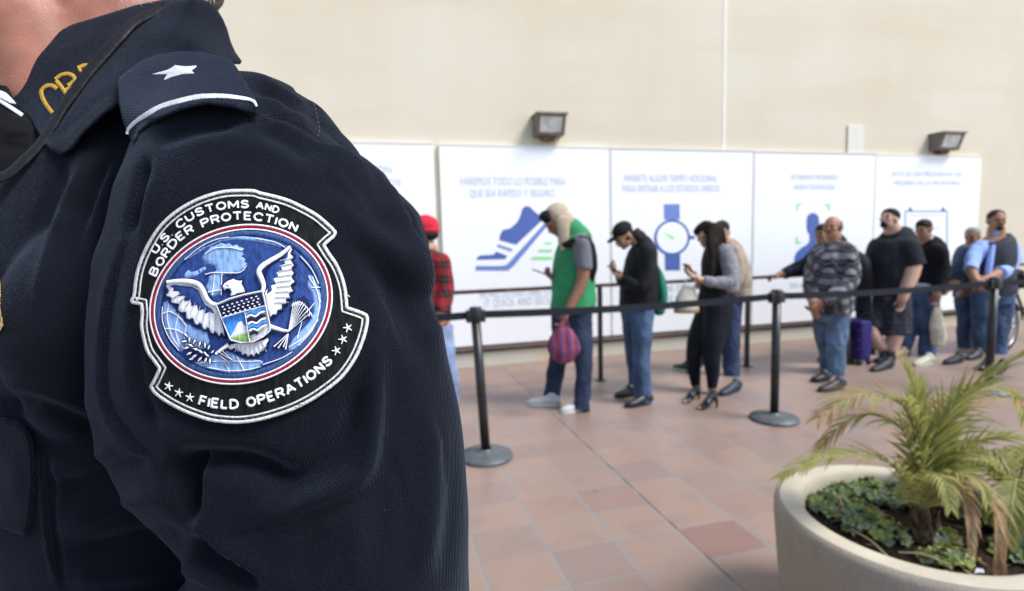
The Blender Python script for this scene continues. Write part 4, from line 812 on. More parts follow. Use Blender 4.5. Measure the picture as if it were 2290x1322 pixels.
for k in range(n_+1):
    a = radians(35+120*k/n_)
    for s_ in (-.03, .03): v.append(tuple(front+dX*((R0+.018)*cos(a))+up*((R0+.018)*sin(a))+Vector((-dX.y, dX.x, 0))*s_))
    for s_ in (.03, -.03): v.append(tuple(front+dX*((R0+.012)*cos(a))+up*((R0+.012)*sin(a))+Vector((-dX.y, dX.x, 0))*s_))
for k in range(n_):
    for j in range(4): f.append([k*4+j, k*4+(j+1) % 4, k*4+4+(j+1) % 4, k*4+4+j])
mb = MB(); mb.add(v, f); mb.build('mudguard', m_blk, r)
bp_ = hd+up*.05+dX*.02; V = MB(); V.blob(bp_+up*.08-dX*.02, (.09, .13, .13)); v_, f_ = fuse(V, .012, 2); o = mesh_obj('handlebar_bag', crumple(v_, f_, .03, 9), f_, mat('black_nylon', (.018, .018, .022), .6)); tag(o, 'dark bundle hanging from the handlebar of the bicycle', 'bag')
# ------------------------------------------------------------------ round planter with palms and geraniums
rp = random.Random(11)
PC = Vector((1.660, 1.292, 0)); RI, RO, ZR = .318, .405, .50
pl = empty('planter', (PC.x, PC.y, 0), 'large round concrete planter bowl at the lower right of the plaza', 'planter')
def concrete():
    m = bpy.data.materials.new('exposed_concrete'); m.use_nodes = True; nt = m.node_tree; b = nt.nodes['Principled BSDF']; b.inputs['Roughness'].default_value = .9
    tc = N(nt, 'ShaderNodeTexCoord'); v = N(nt, 'ShaderNodeTexVoronoi', i2=160.); nt.links.new(tc.outputs['Object'], v.inputs['Vector'])
    n1 = N(nt, 'ShaderNodeTexNoise', i2=5., i3=6.); nt.links.new(tc.outputs['Object'], n1.inputs[0])
    mp = N(nt, 'ShaderNodeMapping'); mp.inputs['Scale'].default_value = (14, 14, 1.6); nt.links.new(tc.outputs['Object'], mp.inputs[0])
    n2 = N(nt, 'ShaderNodeTexNoise', i2=1., i3=4.); nt.links.new(mp.outputs[0], n2.inputs[0])
    col = mixc(nt, n1.outputs[0], (.27, .235, .19), (.36, .32, .26))
    col = mixc(nt, math_(nt, 'MULTIPLY', v.outputs['Color'], .45), col, (.22, .175, .125))
    r = N(nt, 'ShaderNodeMapRange', i1=.45, i2=.7, i3=0., i4=.5); nt.links.new(n2.outputs[0], r.inputs[0]); col = mixc(nt, r.outputs[0], col, (.25, .20, .15))
    nt.links.new(col, b.inputs['Base Color'])
    bp = N(nt, 'ShaderNodeBump'); bp.inputs['Strength'].default_value = .6; bp.inputs['Distance'].default_value = .002; nt.links.new(v.outputs[0], bp.inputs['Height']); nt.links.new(bp.outputs[0], b.inputs['Normal'])
    return m
mc = concrete(); mb = MB()
mb.lathe((PC.x, PC.y, 0), [(.28, .001), (.335, .002), (.355, .03), (.385, .20), (.400, .38), (.405, .44), (.404, .475), (.396, .490), (.385, .4955)], 96)
mb.build('bowl', mc, pl)
mb = MB(); mb.lathe((PC.x, PC.y, 0), [(.385, .4955), (.37, .4985), (.345, .4985), (.328, .4955), (.318, .485), (.312, .46), (.306, .42), (.300, .36)], 96)
mb.build('rim', mat('smooth_concrete', (.52, .465, .36), .85, var=.10, vscale=9, bump=.25, bscale=180), pl)
ZS = .415
mb = MB(); n = 60; v = [(PC.x, PC.y, ZS+.02)]; f = []
for i in range(1, 19):
    for k in range(n):
        a = 2*pi*k/n; r = .305*i/18; v.append((PC.x+r*cos(a), PC.y+r*sin(a), ZS+.02*(1-i/18)+.014*noise.noise((r*cos(a)*18, r*sin(a)*18, 0))+.006*noise.noise((r*cos(a)*70, r*sin(a)*70, 3))))
for k in range(n): f.append([0, 1+k, 1+(k+1) % n])
for i in range(17):
    for k in range(n): f.append([1+i*n+k, 1+(i+1)*n+k, 1+(i+1)*n+(k+1) % n, 1+i*n+(k+1) % n])
o = mesh_obj('soil', v, f, mat('soil', (.045, .030, .022), .95, var=.5, vscale=50, bump=1, bscale=150)); tag(o, 'dark soil filling the round planter', 'soil')
def leafmat(n, c, c2, tr=.45, rough=.5):
    m = mat(n, c, rough, var=.3, vscale=25, col2=c2, spec=.35); b = m.node_tree.nodes['Principled BSDF']; b.inputs['Transmission Weight'].default_value = 0
    nt = m.node_tree; t = N(nt, 'ShaderNodeBsdfTranslucent'); mx = N(nt, 'ShaderNodeMixShader'); mx.inputs[0].default_value = tr
    src = b.inputs['Base Color'].links[0].from_socket; nt.links.new(src, t.inputs[0]); nt.links.new(b.outputs[0], mx.inputs[1]); nt.links.new(t.outputs[0], mx.inputs[2]); nt.links.new(mx.outputs[0], nt.nodes['Material Output'].inputs[0]); return m
m_fr = [leafmat('frond_green', (.27, .275, .07), (.42, .41, .14)), leafmat('frond_yellow', (.34, .35, .10), (.50, .47, .17)), leafmat('frond_dry', (.50, .27, .15), (.58, .42, .24))]
m_rach = mat('frond_stem', (.22, .24, .09), .5, var=.2)
def frond(mb, pts, L, n, mi=0, drop=.35, tipdry=.0, spread=1., w=.0050):
    """pinnate frond: arched midrib with two rows of folded, tapering leaflets"""
    A = spline([tuple(p) for p in pts], 10); seg = np.r_[0, np.cumsum(np.linalg.norm(np.diff(A, axis=0), axis=1))]; tot = seg[-1]
    mb.tube([tuple(a) for a in A[::3]], [max(.0045*(1-.85*i/len(A[::3])), .0008) for i in range(len(A[::3]))], 6, 3, round_=False)
    n = int(n*.8)
    for i in range(n):
        t = .10+.90*i/n; s = t*tot; k = min(int(np.searchsorted(seg, s)), len(A)-1); p = Vector(A[k]); d = (Vector(A[min(k+1, len(A)-1)])-Vector(A[max(k-1, 0)])).normalized()
        side = d.cross(Vector((0, 0, 1)));
        if side.length < .1: side = Vector((1, 0, 0))
        side.normalize(); up = side.cross(d)
        ll = L*(.45+.55*sin(pi*min(1, t*.85+.12)))*(1.1-t*.45)*rp.uniform(.8, 1.12)
        for sg in (-1, 1):
            dir_ = (d*(.75+.5*t)+side*sg*spread*(1-.25*t)+up*rp.uniform(.0, .3)).normalized()
            q = []; cur = Vector(p); dd = dir_; m = 6
            for j in range(m+1):
                q.append(Vector(cur)); dd = (dd+Vector((0, 0, -1))*drop*rp.uniform(.6, 1.4)/m*(j+1)*.5).normalized(); cur = cur+dd*ll/m
            vs = []; mi2 = mi if rp.random() > tipdry*(t**2) else 2
            for j, c in enumerate(q):
                ww = w*(1-(j/m)**2)*(.35+.65*min(1, j*.9+.2))+.0003; tt = (q[min(j+1, m)]-q[max(j-1, 0)]).normalized(); sv = tt.cross(up).normalized(); 
                vs += [tuple(c+sv*ww), tuple(c-up*ww*.45), tuple(c-sv*ww)]
            fs = []
            for j in range(m): a = j*3; fs += [[a, a+1, a+4, a+3], [a+1, a+2, a+5, a+4]]
            mb.add(vs, fs, mi2)
def D(px, py, z): return P(px, py, z)       # point at a distance along the view axis; used to read frond shapes off the photo
def palm(name, base, fronds, label, trunk_r=.030, trunk_h=.10, lean=(0, 0)):
    r = empty(name, tuple(base), label, 'palm', 'young palms in the planter')
    b = Vector(base); top = b+Vector((lean[0], lean[1], trunk_h)); mb = MB()
    mb.tube([b-Vector((0, 0, .02)), b+(top-b)*.4, top], [trunk_r*1.15, trunk_r, trunk_r*.6], 14, sub=4)
    for k in range(26):                       # old leaf bases
        a = rp.uniform(0, 2*pi); h = rp.uniform(.05, .95); c = b+(top-b)*h+Vector((cos(a), sin(a), 0))*trunk_r*(1.05-.4*h)
        mb.tube([c, c+Vector((cos(a)*.012, sin(a)*.012, .03)), c+Vector((cos(a)*.016, sin(a)*.016, .055))], [(.009, .004), (.006, .003), (.002, .001)], 6, side=(-sin(a), cos(a), 0), round_=False)
    mb.build('trunk', mat('palm_trunk', (.10, .065, .04), .9, var=.5, vscale=40, bump=1, bscale=90), r)
    for fr_ in fronds:
        mb = MB(); frond(mb, *fr_[:3], **(fr_[3] if len(fr_) > 3 else {})); mb.build('frond', m_fr+[m_rach], r, False)
    return r
zb = 1.60
B1 = G(2062, 1215, ZS+.01); T1 = B1+Vector((0, 0, .10))
def z_of(p): return (Vector(p)-CAM).dot(FW)
zt = z_of(T1)
q = dict(tipdry=.5)
F1 = [([T1, D(2035, 930, zt), D(1960, 885, zt-.02), D(1900, 888, zt-.04), D(1830, 935, zt-.06)], .20, 44, dict(tipdry=.5, drop=.5)),
      ([T1, D(2030, 985, zt), D(1975, 930, zt+.04), D(1905, 935, zt+.06), D(1845, 985, zt+.08), D(1815, 1025, zt+.1)], .17, 40, dict(tipdry=.8, drop=.7)),
      ([T1, D(2000, 1045, zt-.03), D(1920, 1015, zt-.06), D(1830, 1025, zt-.1), D(1740, 1070, zt-.14)], .13, 40, dict(mi=0, drop=.3, spread=.7)),
      ([T1, D(2050, 940, zt-.02), D(2045, 870, zt-.03), D(2022, 815, zt-.04)], .13, 34, dict(mi=0, drop=.15, spread=.6)),
      ([T1, D(2058, 990, zt+.06), D(2055, 900, zt+.08), D(2050, 850, zt+.10)], .12, 30, dict(mi=1, drop=.25, spread=.8)),
      ([T1, D(2090, 980, zt), D(2135, 905, zt-.02), D(2200, 850, zt-.05), D(2290, 790, zt-.1)], .19, 46, dict(drop=.3, spread=.65)),
      ([T1, D(2100, 960, zt+.02), D(2150, 890, zt+.05), D(2220, 865, zt+.08), D(2275, 885, zt+.1), D(2300, 950, zt+.12)], .17, 44, dict(drop=.6, tipdry=.4)),
      ([T1, D(2120, 1040, zt-.02), D(2170, 995, zt-.05), D(2240, 975, zt-.08), D(2320, 985, zt-.1)], .15, 40, dict(drop=.4)),
      ([T1, D(2110, 1070, zt-.08), D(2150, 1055, zt-.14), D(2190, 1080, zt-.18), D(2210, 1125, zt-.2)], .11, 34, dict(mi=1, drop=.6, spread=1.)),
      ([T1, D(2085, 1075, zt-.1), D(2105, 1065, zt-.16), D(2120, 1095, zt-.2), D(2128, 1140, zt-.22)], .10, 30, dict(mi=1, drop=.7)),
      ([T1, D(2110, 1090, zt-.08), D(2150, 1100, zt-.14), D(2170, 1150, zt-.18), D(2175, 1230, zt-.2)], .10, 24, dict(mi=2, drop=1., spread=.5)),
      ([T1, D(2130, 1080, zt-.08), D(2200, 1100, zt-.14), D(2232, 1170, zt-.18), D(2235, 1310, zt-.2)], .13, 24, dict(mi=2, drop=1., spread=.4)),
      ([T1, D(2080, 980, zt+.1), D(2110, 900, zt+.14), D(2165, 880, zt+.18), D(2200, 905, zt+.2)], .12, 30, dict(mi=2, drop=.5, spread=.7)),
      ([T1, D(2090, 1010, zt+.05), D(2120, 940, zt+.08), D(2150, 880, zt+.08)], .15, 34, dict(mi=0, drop=.3, spread=.6))]
palm('young_palm', B1, F1, 'young palm with arching yellow green fronds, nearest the middle of the planter')
B2 = G(2270, 1190, ZS+.01); T2 = B2+Vector((0, 0, .12)); z2_ = z_of(T2)
F2 = []
for k in range(13):
    a = rp.uniform(-.2, 2*pi); l = rp.uniform(.22, .36); d = Vector((cos(a), sin(a), 0)); h = rp.uniform(.02, .12)
    F2.append(([T2, T2+d*l*.35+Vector((0, 0, h+.03)), T2+d*l*.75+Vector((0, 0, h)), T2+d*l+Vector((0, 0, h-.10))], .13, 34, dict(mi=rp.choice([0, 0, 1, 2]), drop=.6)))
palm('young_palm', B2, F2, 'bushy young palm with drooping fronds at the right edge of the planter', .028, .12)
# geranium-like ground plants
m_ger = [leafmat('round_leaf', (.22, .28, .08), (.36, .41, .15), .2), leafmat('pale_leaf', (.21, .29, .18), (.31, .38, .25), .2), leafmat('yellow_leaf', (.35, .33, .06), (.48, .44, .10), .2)]
def geranium(c, rad, n, h, label):
    r = empty('ground_plant', tuple(c), label, 'plant', 'low leafy plants in the planter soil'); st = MB(); lf = MB()
    for k in range(n):
        a = rp.uniform(0, 2*pi); q_ = rad*sqrt(rp.random()); top = Vector(c)+Vector((cos(a)*q_, sin(a)*q_, h*rp.uniform(.35, 1)*(1-.4*q_/rad))); b = Vector(c)+Vector((cos(a)*q_*.25, sin(a)*q_*.25, -.01))
        st.tube([b, (b+top)/2+Vector((0, 0, .008)), top], [.0022, .0018, .0012], 5, sub=2, round_=False)
        R = rp.uniform(.012, .023); nrm = (Vector((cos(a)*.5, sin(a)*.5, 1))+Vector([rp.uniform(-.4, .4) for _ in range(3)])).normalized(); u = nrm.orthogonal().normalized(); w = nrm.cross(u); m = 20; ph = rp.uniform(0, 6)
        vs = [tuple(top-nrm*.003)]
        for j in range(m):
            t = 2*pi*j/m; lob = R*(1+.16*cos(5*t+ph))*(.55 if j == 0 else 1)
            vs.append(tuple(top+u*lob*cos(t)+w*lob*sin(t)+nrm*(.004*sin(5*t+ph)+.003)))
        lf.add(vs, [[0, 1+j, 1+(j+1) % m] for j in range(m)], rp.choices([0, 1, 2], [.55, .35, .10])[0])
    st.build('stems', mat('plant_stem', (.16, .15, .07), .7), r, False); lf.build('leaves', m_ger, r)
for i, (x, y, R, n, h, lb) in enumerate(((1850, 1130, .05, 26, .05, 'leafy plant with yellow edged leaves at the left of the planter soil'), (1885, 1105, .045, 22, .05, 'low leafy plant near the back left of the planter rim'), (1935, 1090, .05, 24, .06, 'low leafy plant against the back rim of the planter'),
        (1900, 1165, .045, 22, .045, 'low leafy plant near the inner front left rim of the planter'), (1965, 1115, .045, 22, .05, 'blue green leafy plant in the middle of the planter soil'), (2010, 1125, .045, 24, .06, 'leafy plant just left of the young palm trunk'),
        (1975, 1195, .05, 26, .055, 'round leafed plant close to the front rim of the planter'), (1925, 1145, .04, 18, .045, 'small leafy plant among bare stems at the left of the soil'), (2105, 1205, .035, 18, .045, 'small leafy plant in front of the young palm trunk'),
        (2135, 1245, .035, 18, .03, 'low green plant against the front rim of the planter'), (2095, 1250, .028, 14, .03, 'tiny green plant beside the front rim below the palm'), (2195, 1160, .045, 22, .05, 'dark leafy plant under the drooping dry fronds'),
        (2240, 1100, .05, 26, .10, 'taller dark leafy plant between the two palms'), (2280, 1240, .05, 22, .06, 'leafy plant at the right edge of the picture'), (2020, 1090, .04, 20, .06, 'leafy plant by the back rim behind the young palm'))):
    c = G(x, y+8, ZS+.008); d = Vector((c.x-PC.x, c.y-PC.y)); 
    if d.length > .285: c.x = PC.x+d.x*.285/d.length; c.y = PC.y+d.y*.285/d.length
    geranium(c, R*1.35, int(n*1.9), h*1.1, lb)
# dead stalks, leaf litter, a scrap of paper
lit = MB()
for k in range(150):
    a = rp.uniform(0, 2*pi); q_ = .29*sqrt(rp.random()); c = Vector((PC.x+q_*cos(a), PC.y+q_*sin(a), ZS+.03*(1-q_/.3)+.008)); b = rp.uniform(0, 2*pi); l = rp.uniform(.01, .05); d = Vector((cos(b), sin(b), rp.uniform(-.05, .3))); w = Vector((-sin(b), cos(b), 0))*rp.uniform(.001, .005)
    lit.add([tuple(c-d*l/2), tuple(c+w), tuple(c+d*l/2), tuple(c-w)], [[0, 1, 2, 3]], k % 2)
o = lit.build('leaf_litter', [mat('litter_brown', (.20, .11, .06), .9), mat('litter_straw', (.42, .33, .20), .9)], None, False); tag(o, kind='stuff')
for (a, b_, lb) in (((1995, 1255), (1905, 1185), 'long pale dry stalk lying over the soil near the front rim'), ((1890, 1150), (1870, 1105), 'short pale dry stalk among the leaves at the left of the soil'), ((2120, 1262), (2010, 1235), 'pale dry stalk along the front rim below the palm')):
    mb = MB(); p0_, p1_ = G(*a, ZS+.03), G(*b_, ZS+.05); mb.tube([p0_, (p0_+p1_)/2+Vector((0, 0, .012)), p1_], [.0035, .003, .0018], 6, sub=4); tag(mb.build('dry_stalk', mat('litter_straw', (.42, .33, .20), .9)), lb, 'stalk', 'dry stalks in the planter')
c = G(2190, 1280, ZS+.045); mb = MB(); mb.add([tuple(c+Vector(q_)) for q_ in ((-.018, 0, 0), (.0, .008, .008), (.020, .004, .003), (.011, -.006, .0), (-.008, -.005, .005))], [[0, 3, 4], [0, 1, 3], [1, 2, 3]])
tag(mb.build('paper_scrap', mat('paper', (.50, .51, .54), .7), None, False), 'crumpled white paper scrap on the soil by the front rim', 'paper')
# ------------------------------------------------------------------ the officer in the foreground
OB = Vector((-.21, .60, 0))
off = empty('person', (OB.x, OB.y, 0), 'uniformed officer in a dark navy jacket with embroidered shoulder patch, filling the left foreground', 'person')
SV = Vector((.673, -.74, 0)).normalized(); FV = Vector((-.74, -.673, 0)).normalized(); UP = Vector((0, 0, 1))
def lofted(mb, rows, sub=4, n=40, round_=True):
    """rows: (Lx,Ly,Rx,Ry,z,b) silhouette pixels left/right, distance, half depth"""
    p = []; r = []
    for (a, b, c, d, z, h) in rows:
        L, R = P(a, b, z), P(c, d, z); p.append((L+R)/2); r.append(((R-L).length/2/sqrt(1+(h/z)**2), h))
    mb.tube(p, r, n, 0, side=RT, sub=sub, round_=round_)
jk = MB()
# torso
tor = [(1.560, .075, .060, .01), (1.535, .115, .085, .01), (1.50, .155, .110, .01), (1.445, .185, .130, .008), (1.36, .200, .142, .01), (1.22, .200, .146, .012), (1.10, .192, .142, .01), (1.0, .196, .145, 0), (.90, .205, .15, 0)]
jk.tube([OB+FV*d+UP*z for z, a, b, d in tor], [(a, b) for z, a, b, d in tor], 48, 0, side=SV, sub=4)
sleeve = [(440, 330, 680, 300, .410, .045), (385, 360, 735, 325, .398, .062), (335, 410, 795, 365, .385, .074), (305, 480, 855, 430, .375, .080), (283, 560, 912, 510, .365, .082), (255, 650, 945, 610, .360, .082),
          (240, 750, 968, 725, .357, .081), (240, 850, 1013, 850, .355, .079), (300, 955, 1029, 950, .353, .076), (385, 1060, 1040, 1058, .350, .072), (438, 1160, 1045, 1160, .348, .070), (446, 1270, 1044, 1260, .348, .069), (430, 1400, 1040, 1390, .35, .069), (380, 1520, 1000, 1520, .355, .068)]
lofted(jk, sleeve)
fore = [(400, 1430, 990, 1420, .35, .065), (250, 1520, 800, 1640, .345, .06), (60, 1600, 560, 1800, .345, .055), (-150, 1700, 250, 1900, .35, .05), (-330, 1760, -10, 1980, .36, .045)]
lofted(jk, fore, n=32)
# trapezius and shoulder blade mass
jk.tube([P(300, 215, .50), P(450, 285, .455), P(590, 345, .410), P(680, 400, .385)], [(.062, .056), (.056, .052), (.055, .052), (.055, .055)], 28, 0, sub=3)
jk.blob(P(770, 560, .440), (.068, .06, .088)); jk.blob(P(760, 740, .44), (.080, .06, .11))
jk.tube([P(225, 560, .392), P(205, 660, .388), P(195, 760, .386), P(205, 860, .386)], [.036, .050, .054, .040], 28, 0, sub=3)
# far shoulder and sleeve
rs = OB-SV*.160+UP*1.475
jk.tube([rs, rs-SV*.055+UP*-.08, rs-SV*.075+UP*-.26, rs-SV*.05+UP*-.36+FV*.06, rs+SV*.02+UP*-.38+FV*.22], [.075, .074, .066, .062, .045], 28, 0, sub=4)
JV, JF = fuse(jk, .0032, 6, .6)
_p = projn(JV); _ty = np.array([150, 200, 240, 300, 360, 420, 480, 540, 600, 660, 720, 780, 840, 900, 960, 1080, 1200, 1330])
_t = np.array([575, 655, 708, 762, 825, 882, 935, 957, 960, 962, 975, 994, 1010, 1024, 1030, 1040, 1045, 1045]); _c = np.array([560, 660, 748, 816, 860, 912, 936, 948, 952, 964, 984, 992, 996, 1008, 1016, 1032, 1036, 1030])
_sh = np.interp(_p[1], _ty, _t-_c, 0, 15); _cur = np.interp(_p[1], _ty, _c); _w = np.clip((_p[0]-(_cur-190))/190, 0, 1); _w = _w*_w*(3-2*_w)*(_p[2] > .1)
JV = JV+RTn*(_sh*_w*_p[2]/FPX)[:, None]
def vnormals(V, F):
    nrm = np.zeros_like(V); Fa = np.array([f if len(f) == 4 else list(f)+[f[-1]] for f in F]); fn = np.cross(V[Fa[:, 2]]-V[Fa[:, 0]], V[Fa[:, 3]]-V[Fa[:, 1]])
    for k in range(4): np.add.at(nrm, Fa[:, k], fn)
    return nrm/np.maximum(np.linalg.norm(nrm, axis=1), 1e-12)[:, None]
def folds(V, Nn, L, px, py, mask=None):
    D_ = np.zeros(len(V))
    for (pts, amp, w, kind) in L:
        A = spline([tuple(map(float, p)) for p in pts], 5); lo = A.min(0)-4*w; hi = A.max(0)+4*w
        idx = np.where((px > lo[0]) & (px < hi[0]) & (py > lo[1]) & (py < hi[1]))[0]
        if not len(idx): continue
        X, Y = px[idx], py[idx]; best = np.full(len(idx), 1e9); sg = np.zeros(len(idx)); tt = np.zeros(len(idx)); n = len(A)-1
        for i in range(n):
            a, b = A[i], A[i+1]; d = b-a; l2 = d@d+1e-9; t = np.clip(((X-a[0])*d[0]+(Y-a[1])*d[1])/l2, 0, 1)
            dx, dy = X-a[0]-t*d[0], Y-a[1]-t*d[1]; q = np.hypot(dx, dy); m = q < best
            best[m] = q[m]; sg[m] = np.sign(d[0]*dy-d[1]*dx)[m]; tt[m] = (i+t[m])/n
        end = np.clip(np.minimum(tt, 1-tt)/.28, 0, 1); end = end*end*(3-2*end)
        if kind == 'o': end = np.clip((1-tt)/.3, 0, 1)
        if kind == 's':                      # step: raised on the side left of travel, sharp fall on the other
            s_ = best*sg; d_ = np.where(s_ > 0, np.exp(-(s_/w)**2), -.55*np.exp(-(s_/(w*.55))**2)); k = np.clip(np.abs(s_)/4.0, 0, 1); d_ = d_*k
        else: d_ = np.exp(-(best/w)**2)
        D_[idx] += amp*.001*d_*end
    return D_
FOLDS = [
 # back of the sleeve against the shoulder blade
 ([(700, 318), (745, 343), (800, 380), (850, 430), (882, 490), (915, 555), (942, 622), (952, 690)], 11, 30, 's'),
 ([(730, 300), (780, 345), (835, 395), (885, 450), (925, 520), (948, 590)], -3, 14, 'g'),
 ([(690, 350), (740, 375), (800, 420), (840, 470), (880, 530)], 2.5, 26, 'g'),
 # bright ridge leaving the patch corner, and the valley below it
 ([(735, 400), (770, 470), (805, 520), (850, 556), (900, 600), (935, 660), (965, 760), (1000, 850)], 7.5, 30, 'g'),
 ([(778, 530), (800, 575), (850, 615), (900, 680), (935, 760), (960, 860)], -7, 28, 'g'),
 ([(770, 560), (786, 610), (796, 660), (812, 720)], -4, 15, 'g'), ([(800, 610), (830, 690), (850, 780)], 2.5, 18, 'g'),
 ([(835, 700), (838, 800), (832, 900), (828, 980), (812, 1050), (770, 1085), (690, 1115), (620, 1155), (560, 1185)], 9.5, 24, 'g'),
 ([(820, 760), (805, 880), (780, 975), (720, 1050), (640, 1100), (560, 1125)], -9, 34, 'g'),
 ([(880, 760), (885, 900), (870, 1020), (850, 1150), (830, 1300)], -2.2, 30, 'g'), ([(792, 1130), (800, 1220), (790, 1320)], 1.8, 26, 'g'), ([(700, 1160), (690, 1240), (660, 1320)], -2.5, 35, 'g'),
 ([(930, 850), (960, 960), (965, 1080), (955, 1200), (940, 1330)], 4.2, 28, 'g'), ([(1000, 960), (1008, 1080), (1000, 1200), (990, 1330)], -1.8, 20, 'g'),
 # dark pit in the crook of the elbow
 ([(372, 1030), (420, 1030), (490, 1030), (560, 1040), (620, 1062), (680, 1060)], -13, 26, 'g'),
 ([(395, 1010), (412, 1060), (420, 1120), (440, 1180)], -16, 22, 'g'),
 ([(470, 1090), (455, 1140), (462, 1190), (500, 1235), (560, 1280), (620, 1330)], 5, 26, 'g'),
 ([(438, 1180), (467, 1238), (530, 1285), (590, 1330)], -10, 20, 'g'),
 ([(400, 1260), (450, 1275), (510, 1310)], 6, 20, 'g'),
 ([(340, 900), (400, 960), (470, 985), (560, 990)], 3, 34, 'g'),
 # front edge of the sleeve over the chest
 ([(300, 495), (268, 560), (240, 665), (226, 760), (226, 850), (240, 920), (293, 995), (350, 1045), (392, 1104)][::-1], -2.5, 30, 's'),
 ([(335, 345), (318, 400), (303, 470), (280, 540)], -6, 13, 'g'), ([(352, 350), (340, 430), (325, 520), (318, 640), (322, 760), (345, 900)], 2.5, 16, 'g'),
 ([(330, 700), (310, 800), (330, 900), (372, 985)], -3, 14, 'g'), ([(298, 620), (285, 760), (300, 880)], 3, 16, 'g'),
 # gathers beside the shoulder strap
 ([(545, 160), (600, 190), (660, 228), (700, 262)], 3.2, 9, 'g'), ([(560, 195), (620, 225), (690, 270)], -4, 9, 'g'), ([(575, 215), (640, 245), (700, 285)], 3.6, 9, 'g'),
 ([(575, 243), (640, 272), (705, 308), (760, 350)], -4.2, 9, 'g'), ([(580, 262), (650, 288), (715, 330), (770, 375)], 4, 11, 'g'), ([(560, 285), (640, 320), (700, 365)], -2.8, 14, 'g'),
 ([(610, 170), (680, 215), (740, 275)], 2.8, 8, 'g'),
 ([(450, 1085), (520, 1078), (600, 1105)], -1.6, 7, 'g'), ([(475, 1205), (560, 1192), (650, 1150)], -1.8, 8, 'g'), ([(600, 1245), (690, 1205), (775, 1135)], 1.6, 8, 'g'), ([(845, 640), (885, 700), (905, 790)], -1.8, 8, 'g'), ([(862, 1000), (898, 1090), (905, 1200)], -1.4, 8, 'g'),
 ([(400, 1000), (480, 1012), (560, 1008)], -1.6, 7, 'g'), ([(520, 1140), (600, 1135), (690, 1080)], 1.6, 8, 'g'), ([(955, 900), (985, 1000), (990, 1100)], -1.5, 8, 'g'), ([(760, 345), (820, 420), (850, 490)], -1.6, 7, 'g'), ([(730, 380), (785, 440), (820, 500)], 1.4, 7, 'g'),
 # shade below the strap
 ([(330, 330), (400, 300), (480, 285), (560, 275)], -4, 18, 'g'),
 ([(380, 330), (480, 312), (580, 325), (680, 380), (720, 440)], 2, 34, 'g'),
 # chest
 ([(215, 330), (170, 420), (130, 520), (100, 620), (80, 720)], 5, 20, 'g'), ([(160, 360), (115, 450), (80, 540)], -5, 16, 'g'), ([(275, 340), (235, 440), (205, 540), (190, 660)], 4.5, 18, 'g'), ([(245, 345), (205, 430), (170, 540)], -5, 14, 'g'),
 ([(-20, 850), (60, 862), (140, 885), (220, 930)], 4, 26, 'g'), ([(-20, 900), (80, 905), (180, 945), (250, 1000)], -6, 22, 'g'),
 ([(100, 1100), (190, 1075), (280, 1035), (350, 1040)], -5, 20, 'g'), ([(90, 1060), (180, 1035), (260, 1000)], 3.5, 20, 'g'),
 ([(110, 1190), (220, 1150), (330, 1110), (410, 1120)], 4.5, 24, 'g'), ([(130, 1245), (240, 1215), (350, 1195), (440, 1215)], -5.5, 22, 'g'), ([(140, 1300), (260, 1285), (390, 1270)], 3.5, 22, 'g'),
 ([(88, 1000), (100, 1060), (106, 1150), (118, 1240), (132, 1330)], 3.2, 8, 'g'), ([(104, 1000), (116, 1060), (122, 1150), (134, 1240), (148, 1330)], -2.5, 8, 'g'),
]
JN = vnormals(JV, JF)
px, py, pz = projn(JV)
face = -((JN*(JV-CAMn)).sum(1))/np.linalg.norm(JV-CAMn, axis=1)
fm_ = np.clip((face+.15)/.45, 0, 1)*(pz > .1)
